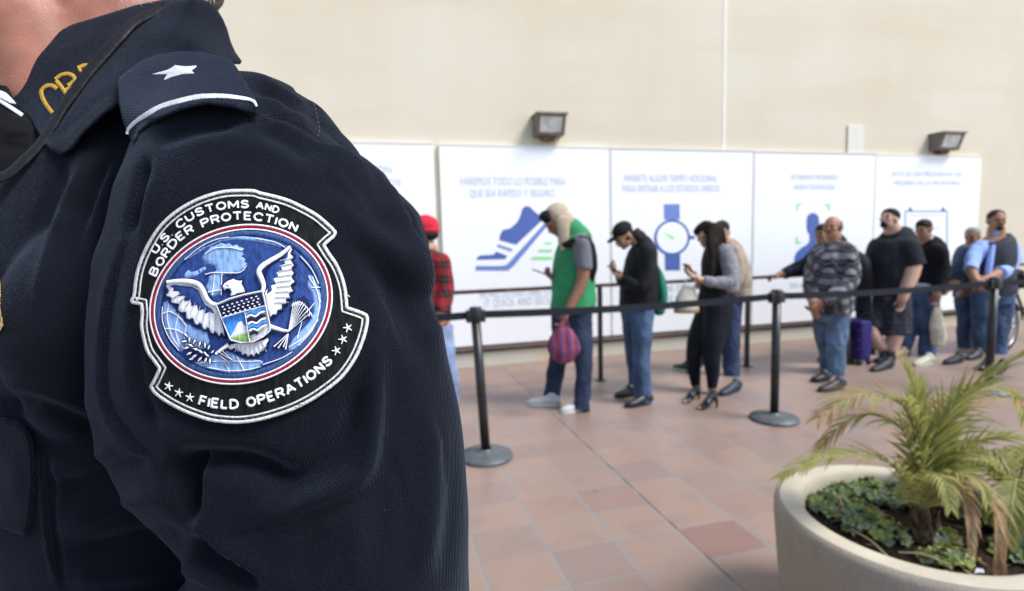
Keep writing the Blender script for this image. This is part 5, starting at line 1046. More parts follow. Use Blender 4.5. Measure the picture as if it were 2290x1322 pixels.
# the patch keeps its sleeve flat
def patch_mask(px, py): 
    r = np.hypot((px-560)/290, (py-690)/290); return 1-.80*np.clip((1.12-r)/.22, 0, 1)
D0 = folds(JV, JN, FOLDS, px, py)*fm_*patch_mask(px, py)
ns = np.array([noise.noise((x*9, y*9, z*7))*.0022+noise.noise((x*22+4, y*22, z*14))*.0009 for x, y, z in JV])*patch_mask(px, py)
JV2 = JV+JN*(D0+ns)[:, None]
def cloth_mat(name, base, k=760., tint=(.075, .095, .14)):
    m = bpy.data.materials.new(name); m.use_nodes = True; nt = m.node_tree; b = nt.nodes['Principled BSDF']
    b.inputs['Roughness'].default_value = .85; b.inputs['Specular IOR Level'].default_value = .12; b.inputs['Sheen Weight'].default_value = .13; b.inputs['Sheen Roughness'].default_value = .35; b.inputs['Sheen Tint'].default_value = (.55, .70, 1, 1)
    tc = N(nt, 'ShaderNodeTexCoord'); sp = N(nt, 'ShaderNodeSeparateXYZ'); nt.links.new(tc.outputs['Object'], sp.inputs[0])
    n0 = N(nt, 'ShaderNodeTexNoise', i2=30., i3=2.); nt.links.new(tc.outputs['Object'], n0.inputs[0]); wob = math_(nt, 'MULTIPLY', n0.outputs[0], .004)
    h = math_(nt, 'ADD', math_(nt, 'SUBTRACT', math_(nt, 'MULTIPLY', sp.outputs[0], .93), math_(nt, 'MULTIPLY', sp.outputs[1], .36)), wob); z = math_(nt, 'ADD', sp.outputs[2], wob)
    s1 = math_(nt, 'SINE', math_(nt, 'MULTIPLY', math_(nt, 'ADD', h, z), k*4.2)); s2 = math_(nt, 'SINE', math_(nt, 'MULTIPLY', math_(nt, 'SUBTRACT', z, math_(nt, 'MULTIPLY', h, .6)), k*4.2))
    wv = math_(nt, 'ADD', math_(nt, 'MULTIPLY', math_(nt, 'MULTIPLY', s1, s2), .5), .5)
    n1 = N(nt, 'ShaderNodeTexNoise', i2=1000., i3=2.); nt.links.new(tc.outputs['Object'], n1.inputs[0])
    wv = math_(nt, 'ADD', math_(nt, 'MULTIPLY', wv, .6), math_(nt, 'MULTIPLY', math_(nt, 'SUBTRACT', n1.outputs[0], .3), 1.1))
    dk = tuple(c*.35 for c in base); lt = tuple(c*1.9 for c in base); col = mixc(nt, wv, dk, lt)
    n2 = N(nt, 'ShaderNodeTexNoise', i2=800., i3=1.); nt.links.new(tc.outputs['Object'], n2.inputs[0])      # lint and dust
    col = mixc(nt, math_(nt, 'MULTIPLY', math_(nt, 'GREATER_THAN', n2.outputs[0], .81), .35), col, (.16, .17, .19))
    nt.links.new(col, b.inputs['Base Color'])
    bp = N(nt, 'ShaderNodeBump'); bp.inputs['Strength'].default_value = .8; bp.inputs['Distance'].default_value = .0007; nt.links.new(wv, bp.inputs['Height']); nt.links.new(bp.outputs[0], b.inputs['Normal'])
    return m
m_navy = cloth_mat('navy_uniform', (.0037, .0052, .0094))
# neck opening of the jacket, left of the zipper tape
_op = [(-150, 60), (200, -60), (372, -60), (372, 22), (300, 62), (270, 92), (200, 172), (140, 258), (96, 322), (50, 372), (0, 404), (-150, 416)]
def inside(poly, X, Y):
    r = np.zeros(len(X), bool)
    for (a, b), (c, d) in zip(poly, poly[1:]+poly[:1]):
        if b == d: continue
        r ^= ((b > Y) != (d > Y)) & (X < (c-a)*(Y-b)/(d-b)+a)
    return r
px, py, pz = projn(JV2); _cut = inside(_op, px, py) & (pz < .52) & (pz > 0) & (face > -.3)
JF = [f for f in JF if not _cut[f].all()]
jacket = mesh_obj('jacket', JV2, JF, m_navy, off)
BV = BVHTree.FromPolygons([Vector(v) for v in JV2], JF)
def cast(x, y, lift=0., bvh=None):
    v = ray(x, y); d = v.normalized(); h, n_, i_, dist = (bvh or BV).ray_cast(CAM, d)
    if h is None: return None
    return h-d*lift
# ---- helpers that lay sewn pieces on the uniform
def castz(xs, ys, fill=None):
    out = []
    for x, y in zip(np.ravel(xs), np.ravel(ys)):
        h = cast(float(x), float(y)); out.append((h-CAM).dot(FW) if h is not None else np.nan)
    return np.array(out)
def rbf(ctrl):
    C = np.array(ctrl, float); X = C[:, :2]/300; n = len(C); K = np.linalg.norm(X[:, None]-X[None], axis=2); Pm = np.c_[np.ones(n), X]; A = np.block([[K+np.eye(n)*.01, Pm], [Pm.T, np.zeros((3, 3))]])
    w = np.linalg.solve(A, np.r_[C[:, 2], 0, 0, 0])
    def f(x, y):
        Q = np.c_[np.ravel(x), np.ravel(y)]/300; return np.linalg.norm(Q[:, None]-X[None], axis=2)@w[:n]+np.c_[np.ones(len(Q)), Q]@w[n:]
    return f
def polyfit2(xs, ys, zs, deg=4, c=(0, 0), s=300.):
    ok = ~np.isnan(zs); T = [(i, j) for i in range(deg+1) for j in range(deg+1-i)]; u = lambda x, y: np.stack([((np.ravel(x)-c[0])/s)**i*((np.ravel(y)-c[1])/s)**j for i, j in T], 1)
    w = np.linalg.lstsq(u(xs[ok], ys[ok]), zs[ok], rcond=None)[0]; return lambda x, y: u(x, y)@w
def PN(x, y, z): V = FWn+RTn*((np.asarray(x)-CX)/FPX)[:, None]+DNn*((np.asarray(y)-CY)/FPX)[:, None]; return CAMn+V*np.asarray(z)[:, None]
def sheet(outline, zf, th, h=7., rnd_=5., bulge=0., mb=None, mi=0, fold=None):
    """a piece of cloth with thickness: pixel outline, distance function, rounded edge"""
    pts, tr = poly_fill(outline, h); x, y = pts[:, 0], pts[:, 1]; O = np.array(outline, float); d = np.full(len(pts), 1e9)
    for a, b in zip(O, np.roll(O, -1, 0)):
        e = b-a; t = np.clip(((x-a[0])*e[0]+(y-a[1])*e[1])/(e@e+1e-9), 0, 1); d = np.minimum(d, np.hypot(x-a[0]-t*e[0], y-a[1]-t*e[1]))
    z = zf(x, y); k = np.clip(d/rnd_, 0, 1); z = z+th*.5*(1-np.sqrt(1-(1-k)**2))-bulge*np.clip(d/40, 0, 1)
    if fold is not None: z = z-folds(np.zeros((len(x), 3)), None, fold, x, y)
    F_ = PN(x, y, z); B_ = PN(x, y, z+th*(.35+.65*k)); n = len(pts); mb = mb or MB(); ed = {}
    tr2 = []
    for t in tr:
        a, b, c = [F_[i] for i in t]; tr2.append(t if np.cross(b-a, c-a)@(CAMn-a) > 0 else t[::-1])
    for t in tr2:
        for i in range(3): ed[(t[i], t[(i+1) % 3])] = 1
    side = [[b, a, a+n, b+n] for (a, b) in ed if (b, a) not in ed]
    mb.add(np.vstack([F_, B_]).tolist(), tr2+[[i+n for i in t[::-1]] for t in tr2]+side, mi); return mb
def ribbon(pts, w, lift, zf, mb, mi=0, closed=False, step=3., flat_=.0, jit=0.):
    """raised satin-stitched line lying on a surface given by zf"""
    A = np.array(pts, float)
    if closed: A = np.vstack([A, A[:1]])
    seg = np.hypot(*np.diff(A, axis=0).T); cum = np.r_[0, np.cumsum(seg)]; n = max(2, int(cum[-1]/step)+1); t = np.linspace(0, cum[-1], n); X = np.interp(t, cum, A[:, 0]); Y = np.interp(t, cum, A[:, 1])
    if closed: X, Y = X[:-1], Y[:-1]; n -= 1; dx = np.roll(X, -1)-np.roll(X, 1); dy = np.roll(Y, -1)-np.roll(Y, 1)
    else: dx, dy = np.gradient(X), np.gradient(Y)
    l = np.hypot(dx, dy)+1e-9; nx, ny = -dy/l, dx/l; W_ = np.full(n, w if not np.ndim(w) else 1.)/2
    if np.ndim(w): W_ = np.interp(np.linspace(0, 1, n), np.linspace(0, 1, len(w)), w)/2
    if jit: W_ = W_*(1+jit*np.array([rnd.uniform(-1, 1) for _ in range(n)]))
    cols = []
    for s_, hh in ((-1, -.3), (-.8, .55), (-.35, .95), (.35, .95), (.8, .55), (1, -.3)):
        x, y = X+nx*W_*s_, Y+ny*W_*s_; cols.append(PN(x, y, zf(x, y)-lift*hh))
    V = np.stack(cols, 1).reshape(-1, 3); m = 6; F_ = []; N_ = n if closed else n-1
    for i in range(N_):
        for j in range(m-1): F_.append([i*m+j, i*m+j+1, ((i+1) % n)*m+j+1, ((i+1) % n)*m+j])
    if not closed: F_ += [list(range(m)), [(n-1)*m+j for j in range(m)][::-1]]
    a, b, c = V[F_[0][0]], V[F_[0][1]], V[F_[0][2]]
    if np.cross(b-a, c-a)@(CAMn-a) < 0: F_ = [f[::-1] for f in F_]
    mb.add(V.tolist(), F_, mi); return mb
def thread(name, col, scale=900., rough=.75, bump=.8, v=.28, aniso=(1, 1, .25)):
    if name in MATS: return MATS[name]
    m = bpy.data.materials.new(name); m.use_nodes = True; nt = m.node_tree; b = nt.nodes['Principled BSDF']; b.inputs['Roughness'].default_value = rough; b.inputs['Specular IOR Level'].default_value = .15
    tc = N(nt, 'ShaderNodeTexCoord'); mp = N(nt, 'ShaderNodeMapping'); mp.inputs['Scale'].default_value = aniso; mp.inputs['Rotation'].default_value = (0, .35, .25); nt.links.new(tc.outputs['Object'], mp.inputs[0])
    n = N(nt, 'ShaderNodeTexNoise', i2=scale, i3=2.); nt.links.new(mp.outputs[0], n.inputs[0]); r = N(nt, 'ShaderNodeMapRange', i1=.3, i2=.7); nt.links.new(n.outputs[0], r.inputs[0])
    nt.links.new(mixc(nt, r.outputs[0], tuple(c*(1-v) for c in col), tuple(min(1, c*(1+v)) for c in col)), b.inputs['Base Color'])
    bp = N(nt, 'ShaderNodeBump'); bp.inputs['Strength'].default_value = bump; bp.inputs['Distance'].default_value = .0006; nt.links.new(n.outputs[0], bp.inputs['Height']); nt.links.new(bp.outputs[0], b.inputs['Normal'])
    MATS[name] = m; return m
m_thw = thread('white_thread', (.82, .83, .85), v=.14); m_navy2 = cloth_mat('navy_collar', (.0036, .0050, .0095)); m_navy3 = cloth_mat('navy_twill', (.0058, .0088, .0175), k=420.)
m_tape = mat('zipper_tape', (.011, .0105, .010), .55, var=.25, vscale=60, bump=.25, bscale=70, spec=.3); m_inner = mat('black_shirt', (.006, .006, .007), .85, var=.3, vscale=30, bump=.3, bscale=60)
m_gold = thread('gold_thread', (.55, .33, .045), 700., .5)
zc = rbf([(12, 190, .425), (60, 110, .425), (160, 52, .432), (300, 12, .440), (30, 240, .416), (80, 270, .400), (150, 200, .402), (220, 120, .412), (300, 60, .420), (97, 318, .380), (110, 330, .374), (140, 345, .370), (158, 335, .369), (200, 290, .370), (263, 225, .372), (233, 250, .370), (330, 160, .385), (420, 90, .400), (430, 0, .425),
          (483, 17, .447), (509, 67, .450), (526, 116, .440), (541, 138, .425), (450, 150, .385), (500, 130, .405)])
pa = [(12, 186), (15, 166), (33, 140), (67, 106), (116, 73), (166, 52), (233, 33), (300, 12), (360, 0), (400, -4), (390, 60), (300, 160), (180, 300), (120, 330), (93, 310), (67, 266), (43, 248), (27, 227), (13, 206)]
collar = sheet(pa, lambda x, y: zc(x, y)+.006, .004, h=6, rnd_=6, fold=[([(60, 190), (150, 110), (260, 60)], 2, 30, 'g')]).build('collar_stand', m_navy2, off)
# outer collar
pb = [(352, 22), (383, 2), (433, -5), (466, 3), (483, 17), (499, 43), (509, 67), (516, 93), (526, 116), (541, 137), (537, 144), (519, 144), (450, 175), (380, 190), (300, 225), (263, 236), (233, 258), (186, 302), (158, 338), (140, 348), (116, 338), (97, 320), (110, 300), (146, 258), (186, 198), (213, 158), (266, 101), (293, 68), (333, 37)]
outer = sheet(pb, lambda x, y: zc(x, y)-.001, .0045, h=6, rnd_=6, fold=[([(330, 60), (400, 70), (470, 110), (500, 130)], 3, 24, 'g'), ([(300, 110), (380, 120), (440, 150)], -3, 26, 'g'), ([(190, 235), (240, 190), (300, 150)], 2, 20, 'g'), ([(120, 318), (180, 262), (240, 205)], -1.2, 9, 'g'), ([(500, 60), (512, 110), (530, 140)], 1.6, 8, 'g')]).build('outer_collar', m_navy, off)
# back half of the collar, running round the neck
mb = MB(); nk = P(285, 60, .505); vv = []; ff = []
for k in range(25):
    a = radians(-150+300*k/24); d = -FV*cos(a)+SV*sin(a)*1.02
    for (rr, zz) in ((.087, -.045), (.079, .012), (.074, .010), (.080, -.045)): vv.append(tuple(nk+d*rr+UP*(zz+.006*cos(a))))
for k in range(24):
    for j in range(4): ff.append([k*4+j, k*4+(j+1) % 4, k*4+4+(j+1) % 4, k*4+4+j])
# zipper tape along the collar edge and down the front
tp = [(366, 12), (340, 30), (300, 50), (270, 80), (240, 112), (200, 158), (172, 196), (140, 240), (118, 280), (96, 312), (78, 335), (50, 362), (18, 390), (-20, 402), (-60, 408)]
mb = MB(); zt_ = rbf([(366, 12, .432), (270, 85, .412), (200, 165, .400), (140, 250, .391), (96, 315, .384), (50, 362, .378), (0, 395, .374), (-60, 408, .374)])
ribbon(spline(tp, 4), [14, 20, 24, 26, 27, 27, 26, 25, 24, 22, 22, 24, 24, 24, 24], .0014, lambda x, y: zt_(x, y)-.0042, mb, step=4, jit=.05); tape = mb.build('zipper_tape', m_tape, off)
# inner black shirt behind the opening
zi = rbf([(-80, 180, .43), (0, 180, .425), (60, 240, .415), (90, 300, .405), (40, 350, .392), (0, 390, .388), (-80, 400, .39), (0, 280, .40)])
sheet([(-80, 165), (-10, 172), (16, 192), (40, 240), (92, 290), (100, 312), (60, 360), (20, 392), (-80, 410)], zi, .004, h=8, fold=[([(0, 300), (40, 290), (80, 300)], 3, 10, 'g'), ([(-10, 330), (40, 330), (60, 345)], -3, 10, 'g'), ([(5, 285), (30, 262), (60, 262)], 2, 8, 'g')]).build('inner_collar', m_inner, off)
mb = MB(); ribbon([(-60, 190), (-20, 212), (20, 238), (50, 258)], 9, .0012, lambda x, y: zi(x, y)-.0015, mb); mb.build('far_strap_stripe', m_thw, off)
mb = sheet([(-40, 196), (4, 203), (14, 208), (30, 224), (37, 233), (22, 231), (0, 221), (-40, 215)], lambda x, y: zi(x, y)-.0035, .001, h=5, rnd_=2); mb.build('far_patch_edge', [mat('patch_pale', (.60, .64, .78), .6, var=.25, vscale=300)], off)
# embroidered collar letters
zl = lambda x, y: zc(x, y)+.006-.0004
mb = MB(); gl = MB()
ribbon(spline([(127, 199), (118, 192), (108, 191), (98, 196), (92, 205), (94, 217), (101, 231), (110, 244), (117, 252)], 4), 9.5, .0009, zl, gl, step=3, jit=.05)
ribbon(spline([(124, 179), (134, 190), (143, 203), (150, 212)], 4), 9, .0009, zl, gl, jit=.05); ribbon(spline([(124, 177), (136, 168), (150, 165), (162, 169), (167, 178), (160, 186), (152, 191)], 4), 9, .0009, zl, gl, jit=.05); ribbon(spline([(143, 203), (156, 196), (170, 190)], 4), 8, .0009, zl, gl)
ribbon(spline([(174, 152), (186, 147), (198, 146)], 4), 9, .0009, zl, gl); ribbon([(176, 154), (190, 168)], 8, .0009, zl, gl)
gl.build('gold_lettering', m_gold, collar)
# shoulder strap
ze0 = rbf([(265, 190, .368), (300, 150, .372), (349, 123, .374), (449, 114, .368), (520, 140, .345), (559, 200, .316), (285, 292, .335), (300, 315, .330), (340, 262, .306), (349, 200, .338), (430, 175, .328), (510, 180, .322), (400, 235, .2990), (460, 222, .2975), (520, 225, .299), (574, 240, .303), (566, 262, .303), (345, 240, .314), (430, 220, .303)])
def ze(x, y):
    j_ = castz(x, y); return np.fmin(ze0(x, y), np.where(np.isnan(j_), 9, j_-.0045))
pe = [(263, 188), (266, 174), (283, 160), (316, 136), (349, 123), (399, 115), (449, 116), (493, 125), (516, 134), (529, 150), (538, 165), (548, 180), (560, 200), (572, 219), (577, 238), (577, 258), (566, 264), (552, 252), (519, 241), (466, 234), (433, 239), (383, 256), (339, 277), (312, 297), (303, 318), (293, 312), (283, 293), (273, 266), (266, 233)]
strap = sheet(pe, ze, .0055, h=5, rnd_=8, fold=[([(275, 200), (340, 150), (450, 132), (520, 150)], 1.5, 14, 'g')]).build('shoulder_strap', m_navy3, off)
mb = MB(); ribbon(spline([(284, 300), (288, 288), (305, 271), (328, 256), (358, 239), (404, 225), (449, 216), (499, 215), (545, 220), (566, 226), (574, 238)], 4), [7, 10, 11.5, 12, 12, 12, 12, 11, 10, 9, 6], .0012, lambda x, y: ze(x, y)-.0003, mb, step=3, jit=.07); mb.build('silver_stripe', thread('silver_thread', (.66, .68, .70), 1100., .35, 1.), strap)
cs_ = (402, 159); tips = [(450, 142), (435, 164), (366, 179), (338, 166), (389, 143)]; inn_ = [(428, 158), (405, 166), (374, 166), (374, 156), (410, 147)]
mb = MB(); ring_ = [p for k in range(5) for p in (tips[k], inn_[k])]; zz = lambda p, l: P(p[0], p[1], float(ze(p[0], p[1])[0])-l)
v = [zz(cs_, .0034)]+[zz(p, .0004) for p in ring_]+[zz(p, -.001) for p in ring_]; mb.add([tuple(q_) for q_ in v], [[0, 1+k, 1+(k+1) % 10] for k in range(10)]+[[1+k, 11+k, 11+(k+1) % 10, 1+(k+1) % 10] for k in range(10)]); mb.build('star', thread('silver_star', (.70, .71, .72), 1100., .35, .8), strap, False)
# pocket flap
gx, gy = [a.ravel() for a in np.meshgrid(np.arange(-60, 150, 15), np.arange(900, 1260, 20))]; zp = polyfit2(gx, gy, castz(gx, gy), 3, (40, 1080))
pf = [(-90, 928), (0, 932), (42, 940), (62, 955), (75, 990), (79, 1050), (78, 1100), (73, 1160), (60, 1203), (44, 1196), (0, 1180), (-90, 1160)]
flap = sheet(pf, lambda x, y: zp(x, y)-.0075, .0055, h=8, rnd_=8, fold=[([(10, 1000), (30, 1060), (25, 1140)], 1.5, 20, 'g')]).build('pocket_flap', m_navy, off)
mb = MB(); ribbon(spline([(-90, 945), (0, 948), (36, 955), (52, 968), (62, 1000), (66, 1050), (65, 1100), (60, 1150), (52, 1182), (36, 1178), (0, 1164), (-90, 1146)], 4), 2.4, .0006, lambda x, y: zp(x, y)-.0078, mb); mb.build('stitching', mat('stitch_dark', (.012, .016, .026), .8), flap)
# stitched seams
def seam(pts, col_, name='seam', lift=.0006, w=2.4, dash=9., gap=4.):
    A = spline(pts, 10); seg = np.hypot(*np.diff(A, axis=0).T); cum = np.r_[0, np.cumsum(seg)]; mb = MB(); s0 = 0
    while s0+dash < cum[-1]:
        t = np.linspace(s0, s0+dash, 4); X = np.interp(t, cum, A[:, 0]); Y = np.interp(t, cum, A[:, 1]); z = castz(X, Y)
        if not np.isnan(z).any(): mb.tube([P(a, b, c-lift) for a, b, c in zip(X, Y, z)], [w*.5*z[0]/FPX], 5, round_=False)
        s0 += dash+gap
    if mb.v: mb.build(name, col_, jacket)
ms1 = mat('seam_thread', (.013, .017, .026), .8); ms2 = mat('seam_thread_tan', (.10, .085, .065), .7)
seam([(702, 232), (709, 262), (714, 292), (708, 312)], ms2, dash=6, gap=4, w=2.); seam([(580, 268), (630, 264), (668, 276), (705, 300)], ms1, dash=7, gap=4, w=1.6)
seam([(94, 985), (103, 1070), (110, 1160), (122, 1245), (134, 1330)], ms1, dash=8, gap=4, w=1.6)
seam([(322, 342), (306, 430), (292, 500), (268, 580), (246, 670), (234, 760), (236, 850)], ms1, dash=8, gap=5, w=1.6); seam([(590, 262), (640, 255), (700, 262), (760, 318), (820, 372)], ms1, dash=7, gap=5, w=1.4)
# gold badge at the left edge of the picture
gx, gy = [a.ravel() for a in np.meshgrid(np.arange(-120, 60, 15), np.arange(560, 800, 20))]; zb_ = polyfit2(gx, gy, castz(gx, gy), 3, (0, 680))
m_bdg = mat('polished_gold', (.80, .52, .16), .22, metal=1., bump=.25, bscale=160)
bo = [(-60, 590), (-35, 596), (-12, 608), (0, 618), (4, 636), (3, 660), (2, 680), (5, 702), (9, 728), (2, 740), (-20, 752), (-60, 765), (-100, 752), (-122, 728), (-118, 700), (-116, 640), (-110, 612), (-85, 598)]
mb = sheet(bo, lambda x, y: zb_(x, y)-.010, .006, h=5, rnd_=6, bulge=.003)
badge = mb.build('badge', m_bdg, off); mb = MB()
for k in range(9): ribbon([(-58, 690), (-58+56*cos(.7*k), 680+62*sin(.7*k))], [6, 2], .0015, lambda x, y: zb_(x, y)-.0128, mb)
ribbon([(a-3 if a > -58 else a+6, b) for a, b in bo], 4, .0015, lambda x, y: zb_(x, y)-.0105, mb, closed=True); mb.build('badge_rays', m_bdg, badge)

# ---- head, neck, hands, legs of the officer
A = Fig.__new__(Fig); A.root = off; A.skin = MB(); A.Y = .6
hc = P(205, -255, .50); A.pt = lambda x, y, dy=0: hc
fd = (FV*.9+SV*-.05+UP*-.12)
m_sk = mat('officer_skin', (.37, .155, .105), .5, var=.20, vscale=45, bump=.09, bscale=520, spec=.4, sss=.08, detail=8.)
A.head(0, 0, 0, fd, m_sk, 1.02); B = A.skin
B.tube([P(300, 260, .515), P(275, 60, .508), P(245, -120, .505)], [(.078, .070), (.074, .070), (.072, .070)], 28, side=SV, sub=3)
B.tube([P(150, 260, .48), P(90, 120, .470), P(30, 20, .462), P(-20, -60, .46)], [(.055, .055), (.058, .055), (.056, .05), (.05, .045)], 24, side=SV, sub=3); B.blob(P(110, -30, .475), (.07, .06, .06))
B.tube([OB+UP*z+FV*.0 for z in (1.50, 1.4, 1.2, 1.0, .93)], [(.11, .06), (.155, .09), (.15, .10), (.145, .095), (.14, .09)], 24, side=SV)
for sg in (1, -1):
    h_ = OB+SV*.09*sg+UP*.92; B.tube([h_, h_+SV*.02*sg+UP*-.42+FV*.01, h_+SV*.03*sg+UP*-.84], [(.075, .085), (.05, .055), (.032, .036)], 16, side=SV); B.tube([h_+SV*.03*sg+UP*-.86-FV*.02, h_+SV*.035*sg+UP*-.885+FV*.17], [(.035, .028), (.035, .015)], 12, side=SV)
e1 = P(-330, 1870, .355)
B.tube([P(640, 400, .385), P(740, 1300, .36), P(700, 1560, .36), P(250, 1720, .345), e1], [.05, .045, .042, .036, .028], 16)
ew = rs+SV*.02+UP*-.38+FV*.22; B.tube([rs, rs-SV*.075+UP*-.26, ew], [.05, .042, .03], 14)
def hand3(a, d, nrm, thumb=1):
    A.pt = lambda x, y, dy=0: x; A.hand(a, 0, 0, a+d, 0, 0, .6, thumb, 1.05, palm=nrm)
hand3(e1, (e1-P(250, 1720, .345)).normalized()*.1, (0, 0, -1)); hand3(ew, (FV*.8+UP*-.3).normalized()*.1, (0, 0, -1), -1)
V, F = fuse(A.skin, .005, 6, .5); mesh_obj('body', V, F, m_sk, off)
A.hc = hc
A.hair([(-.014, 0, .050, (.104, .084, .088)), (-.045, 0, .0, (.066, .083, .080)), (-.052, 0, -.065, (.045, .066, .050)), (.030, 0, .082, (.062, .066, .040))], mat('hair_grey_brown', (.16, .14, .12), .7, var=.4, vscale=120, bump=1., bscale=260), amp=.004, voxel=.005); A.brows(m_hairg)
mb = MB()
for k in range(26):                          # nape hairs above the collar
    x = 440+rnd.uniform(0, 44); y = rnd.uniform(-16, 6); mb.tube([P(x, y-14, .470), P(x+rnd.uniform(-2, 4), y+4, .463)], [.0004], 4, round_=False)
for k in range(9):
    x = 250+rnd.uniform(0, 80); mb.tube([P(x, -20, .428), P(x+rnd.uniform(-8, 8), rnd.uniform(0, 9), .427), P(x+rnd.uniform(-14, 14), rnd.uniform(4, 14), .427)], [.00022], 4, round_=False)
mb.build('nape_hair', mat('hair_white', (.5, .48, .45), .6), off)
mb = MB()
for sg in (1, -1):
    h_ = OB+SV*.092*sg+UP*.95; mb.tube([h_, h_+SV*.02*sg+UP*-.42+FV*.01, h_+SV*.03*sg+UP*-.90], [(.105, .125), (.082, .095), (.068, .08)], 24, side=SV, sub=3, round_=False)
mb.tube([OB+UP*.86, OB+UP*.99], [(.19, .135), (.185, .13)], 30, side=SV, round_=False); V, F = fuse(mb, .012, 3); mesh_obj('trousers', crumple(V, F, .008, 9), F, m_navy, off)
mb = MB(); mb.tube([OB+UP*.975, OB+UP*1.02], [(.199, .148), (.198, .147)], 40, side=SV, round_=False); mb.build('duty_belt', mat('belt_leather', (.01, .01, .01), .4), off)
for sg in (1, -1):
    a = OB+SV*.125*sg-FV*.05; mb = MB(); mb.tube([a+UP*.05, a+FV*.1+UP*.05, a+FV*.2+UP*.035, a+FV*.245+UP*.028], [(.042, .045), (.044, .045), (.046, .03), (.032, .022)], 16, side=SV, sub=3); mb.tube([a+FV*.04+UP*.06, a+FV*.04+UP*.16], [(.042, .045)], 14, side=SV)
    V, F = fuse(mb, .008, 3); V[:, 2] = np.maximum(V[:, 2], .004); mesh_obj('boot', V, F, mat('boot_black', (.018, .018, .02), .5), off)
# ------------------------------------------------------------------ embroidered shoulder patch
def qa(l): return [(290+x/4.7214, 420+y/4.7214) for x, y in l]
def qz(l): return [(280+x/2.4036, 410+y/2.4036) for x, y in l]
gx, gy = [a.ravel() for a in np.meshgrid(np.arange(285, 840, 14), np.arange(415, 960, 14))]; zr_ = polyfit2(gx, gy, castz(gx, gy), 5, (560, 690), 280.)
zq = lambda x, y: zr_(x, y)-.0026
OUT = [(570, 424.2), (533.6, 423.2), (501.8, 425.3), (470, 432.7), (438.3, 444.4), (406.5, 461.3), (379, 481.4), (353.5, 506.8), (332.4, 538.6), (317.5, 568.3), (305.9, 600), (299.5, 631.8), (296.4, 660), (291, 671), (292.5, 678.8), (313.3, 683), (314.8, 701.8), (313.3, 729.3), (318.6, 759), (328, 788.6), (343, 809.8), (353.5, 824.6), (343, 847.9), (333.4, 864.9), (345, 881.8), (374.7, 903), (406.5, 919.9), (438.3, 932.6), (470, 942.2), (501.8, 946.4), (533.6, 947.5), (571.2, 943.2), (613.5, 932.6), (655.9, 917.8), (698.3, 896.6), (730, 875.4), (761.8, 850), (783, 824.6), (800, 797), (812.6, 767.4), (821, 739.9), (825, 712.4), (821, 701.8), (804, 694.4), (778.7, 685.9), (777, 665.7), (774.5, 644.5), (766, 614.9), (753.3, 587.3), (738.5, 566), (727.9, 549), (734.3, 542.8), (749, 530), (753.7, 518.5), (740.6, 504.7), (711, 479.3), (677, 460), (645.3, 445.4), (613.5, 435.9), (581.8, 428.5)]
def soften(poly, k=4):
    A = np.array(poly); n = len(A); D1 = [A[(i+1) % n]-A[i] for i in range(n)]; cor = []
    for i in range(n):
        u, v = D1[i-1], D1[i]; cor.append(u@v/np.linalg.norm(u)/np.linalg.norm(v) < .86)
    T = [np.zeros(2) if cor[i] else (A[(i+1) % n]-A[i-1])*.5 for i in range(n)]; out = []
    for i in range(n):
        p, q_, L = A[i], A[(i+1) % n], np.linalg.norm(D1[i]); t0 = D1[i] if cor[i] else T[i]/max(np.linalg.norm(T[i]), 1e-6)*L; t1 = D1[i] if cor[(i+1) % n] else T[(i+1) % n]/max(np.linalg.norm(T[(i+1) % n]), 1e-6)*L
        for j in range(k):
            t = j/k; out.append(tuple((2*t**3-3*t*t+1)*p+(t**3-2*t*t+t)*t0+(3*t*t-2*t**3)*q_+(t**3-t*t)*t1))
    return out
OUT = soften(OUT)
def inset(poly, d):
    A = np.array(poly); n = len(A); out = []
    area = .5*sum(A[i, 0]*A[(i+1) % n, 1]-A[(i+1) % n, 0]*A[i, 1] for i in range(n)); sg = 1 if area > 0 else -1
    for i in range(n):
        a, b, c = A[i-1], A[i], A[(i+1) % n]; u = (b-a)/np.linalg.norm(b-a); v = (c-b)/np.linalg.norm(c-b); n1 = np.array([-u[1], u[0]])*sg; n2 = np.array([-v[1], v[0]])*sg; m = n1+n2; m /= max(m@m/2, .35); out.append(b+m*d)
    return out
m_field = thread('black_field', (.0075, .0085, .009), 420., .85, 1., .6, (1, 1, .12)); m_field.node_tree.nodes['Principled BSDF'].inputs['Specular IOR Level'].default_value = .15; m_b1 = thread('blue_ocean', (.024, .058, .215), 500., .6, .8, .3, (1, 1, .4)); m_b2 = thread('blue_pale', (.24, .39, .68), 600.); m_b3 = thread('blue_band', (.045, .085, .22), 800.)
m_nv = thread('navy_outline', (.010, .018, .065), 800.); m_rd = thread('red_thread', (.36, .012, .03), 800.); m_cy = thread('cyan_thread', (.07, .30, .78), 700.); m_gr = thread('green_thread', (.33, .55, .17), 700.); m_w = thread('border_thread', (.62, .62, .60), 900., .75, .8)
m_thw = thread('patch_white', (.84, .85, .88), 800., .7, .5, .10); m_thw.node_tree.nodes['Principled BSDF'].inputs['Specular IOR Level'].default_value = .15
patch = sheet(OUT, zq, .0022, h=8, rnd_=4).build('shoulder_patch', m_field, off)
mb = MB(); ribbon(inset(OUT, 3.6), 8.2, .0010, zq, mb, closed=True, step=3, jit=.06); ribbon(inset(OUT, 14.5), 4.8, .0009, zq, mb, closed=True, step=3, jit=.08); mb.build('border', m_w, patch)
mb = MB(); I10 = inset(OUT, 9.7); A_ = np.array(I10+[I10[0]]); cum = np.r_[0, np.cumsum(np.hypot(*np.diff(A_, axis=0).T))]; s0 = 0
while s0 < cum[-1]-12:
    t = np.linspace(s0, s0+10, 3); ribbon(list(zip(np.interp(t, cum, A_[:, 0]), np.interp(t, cum, A_[:, 1]))), 1.8, .0007, zq, mb); s0 += 14
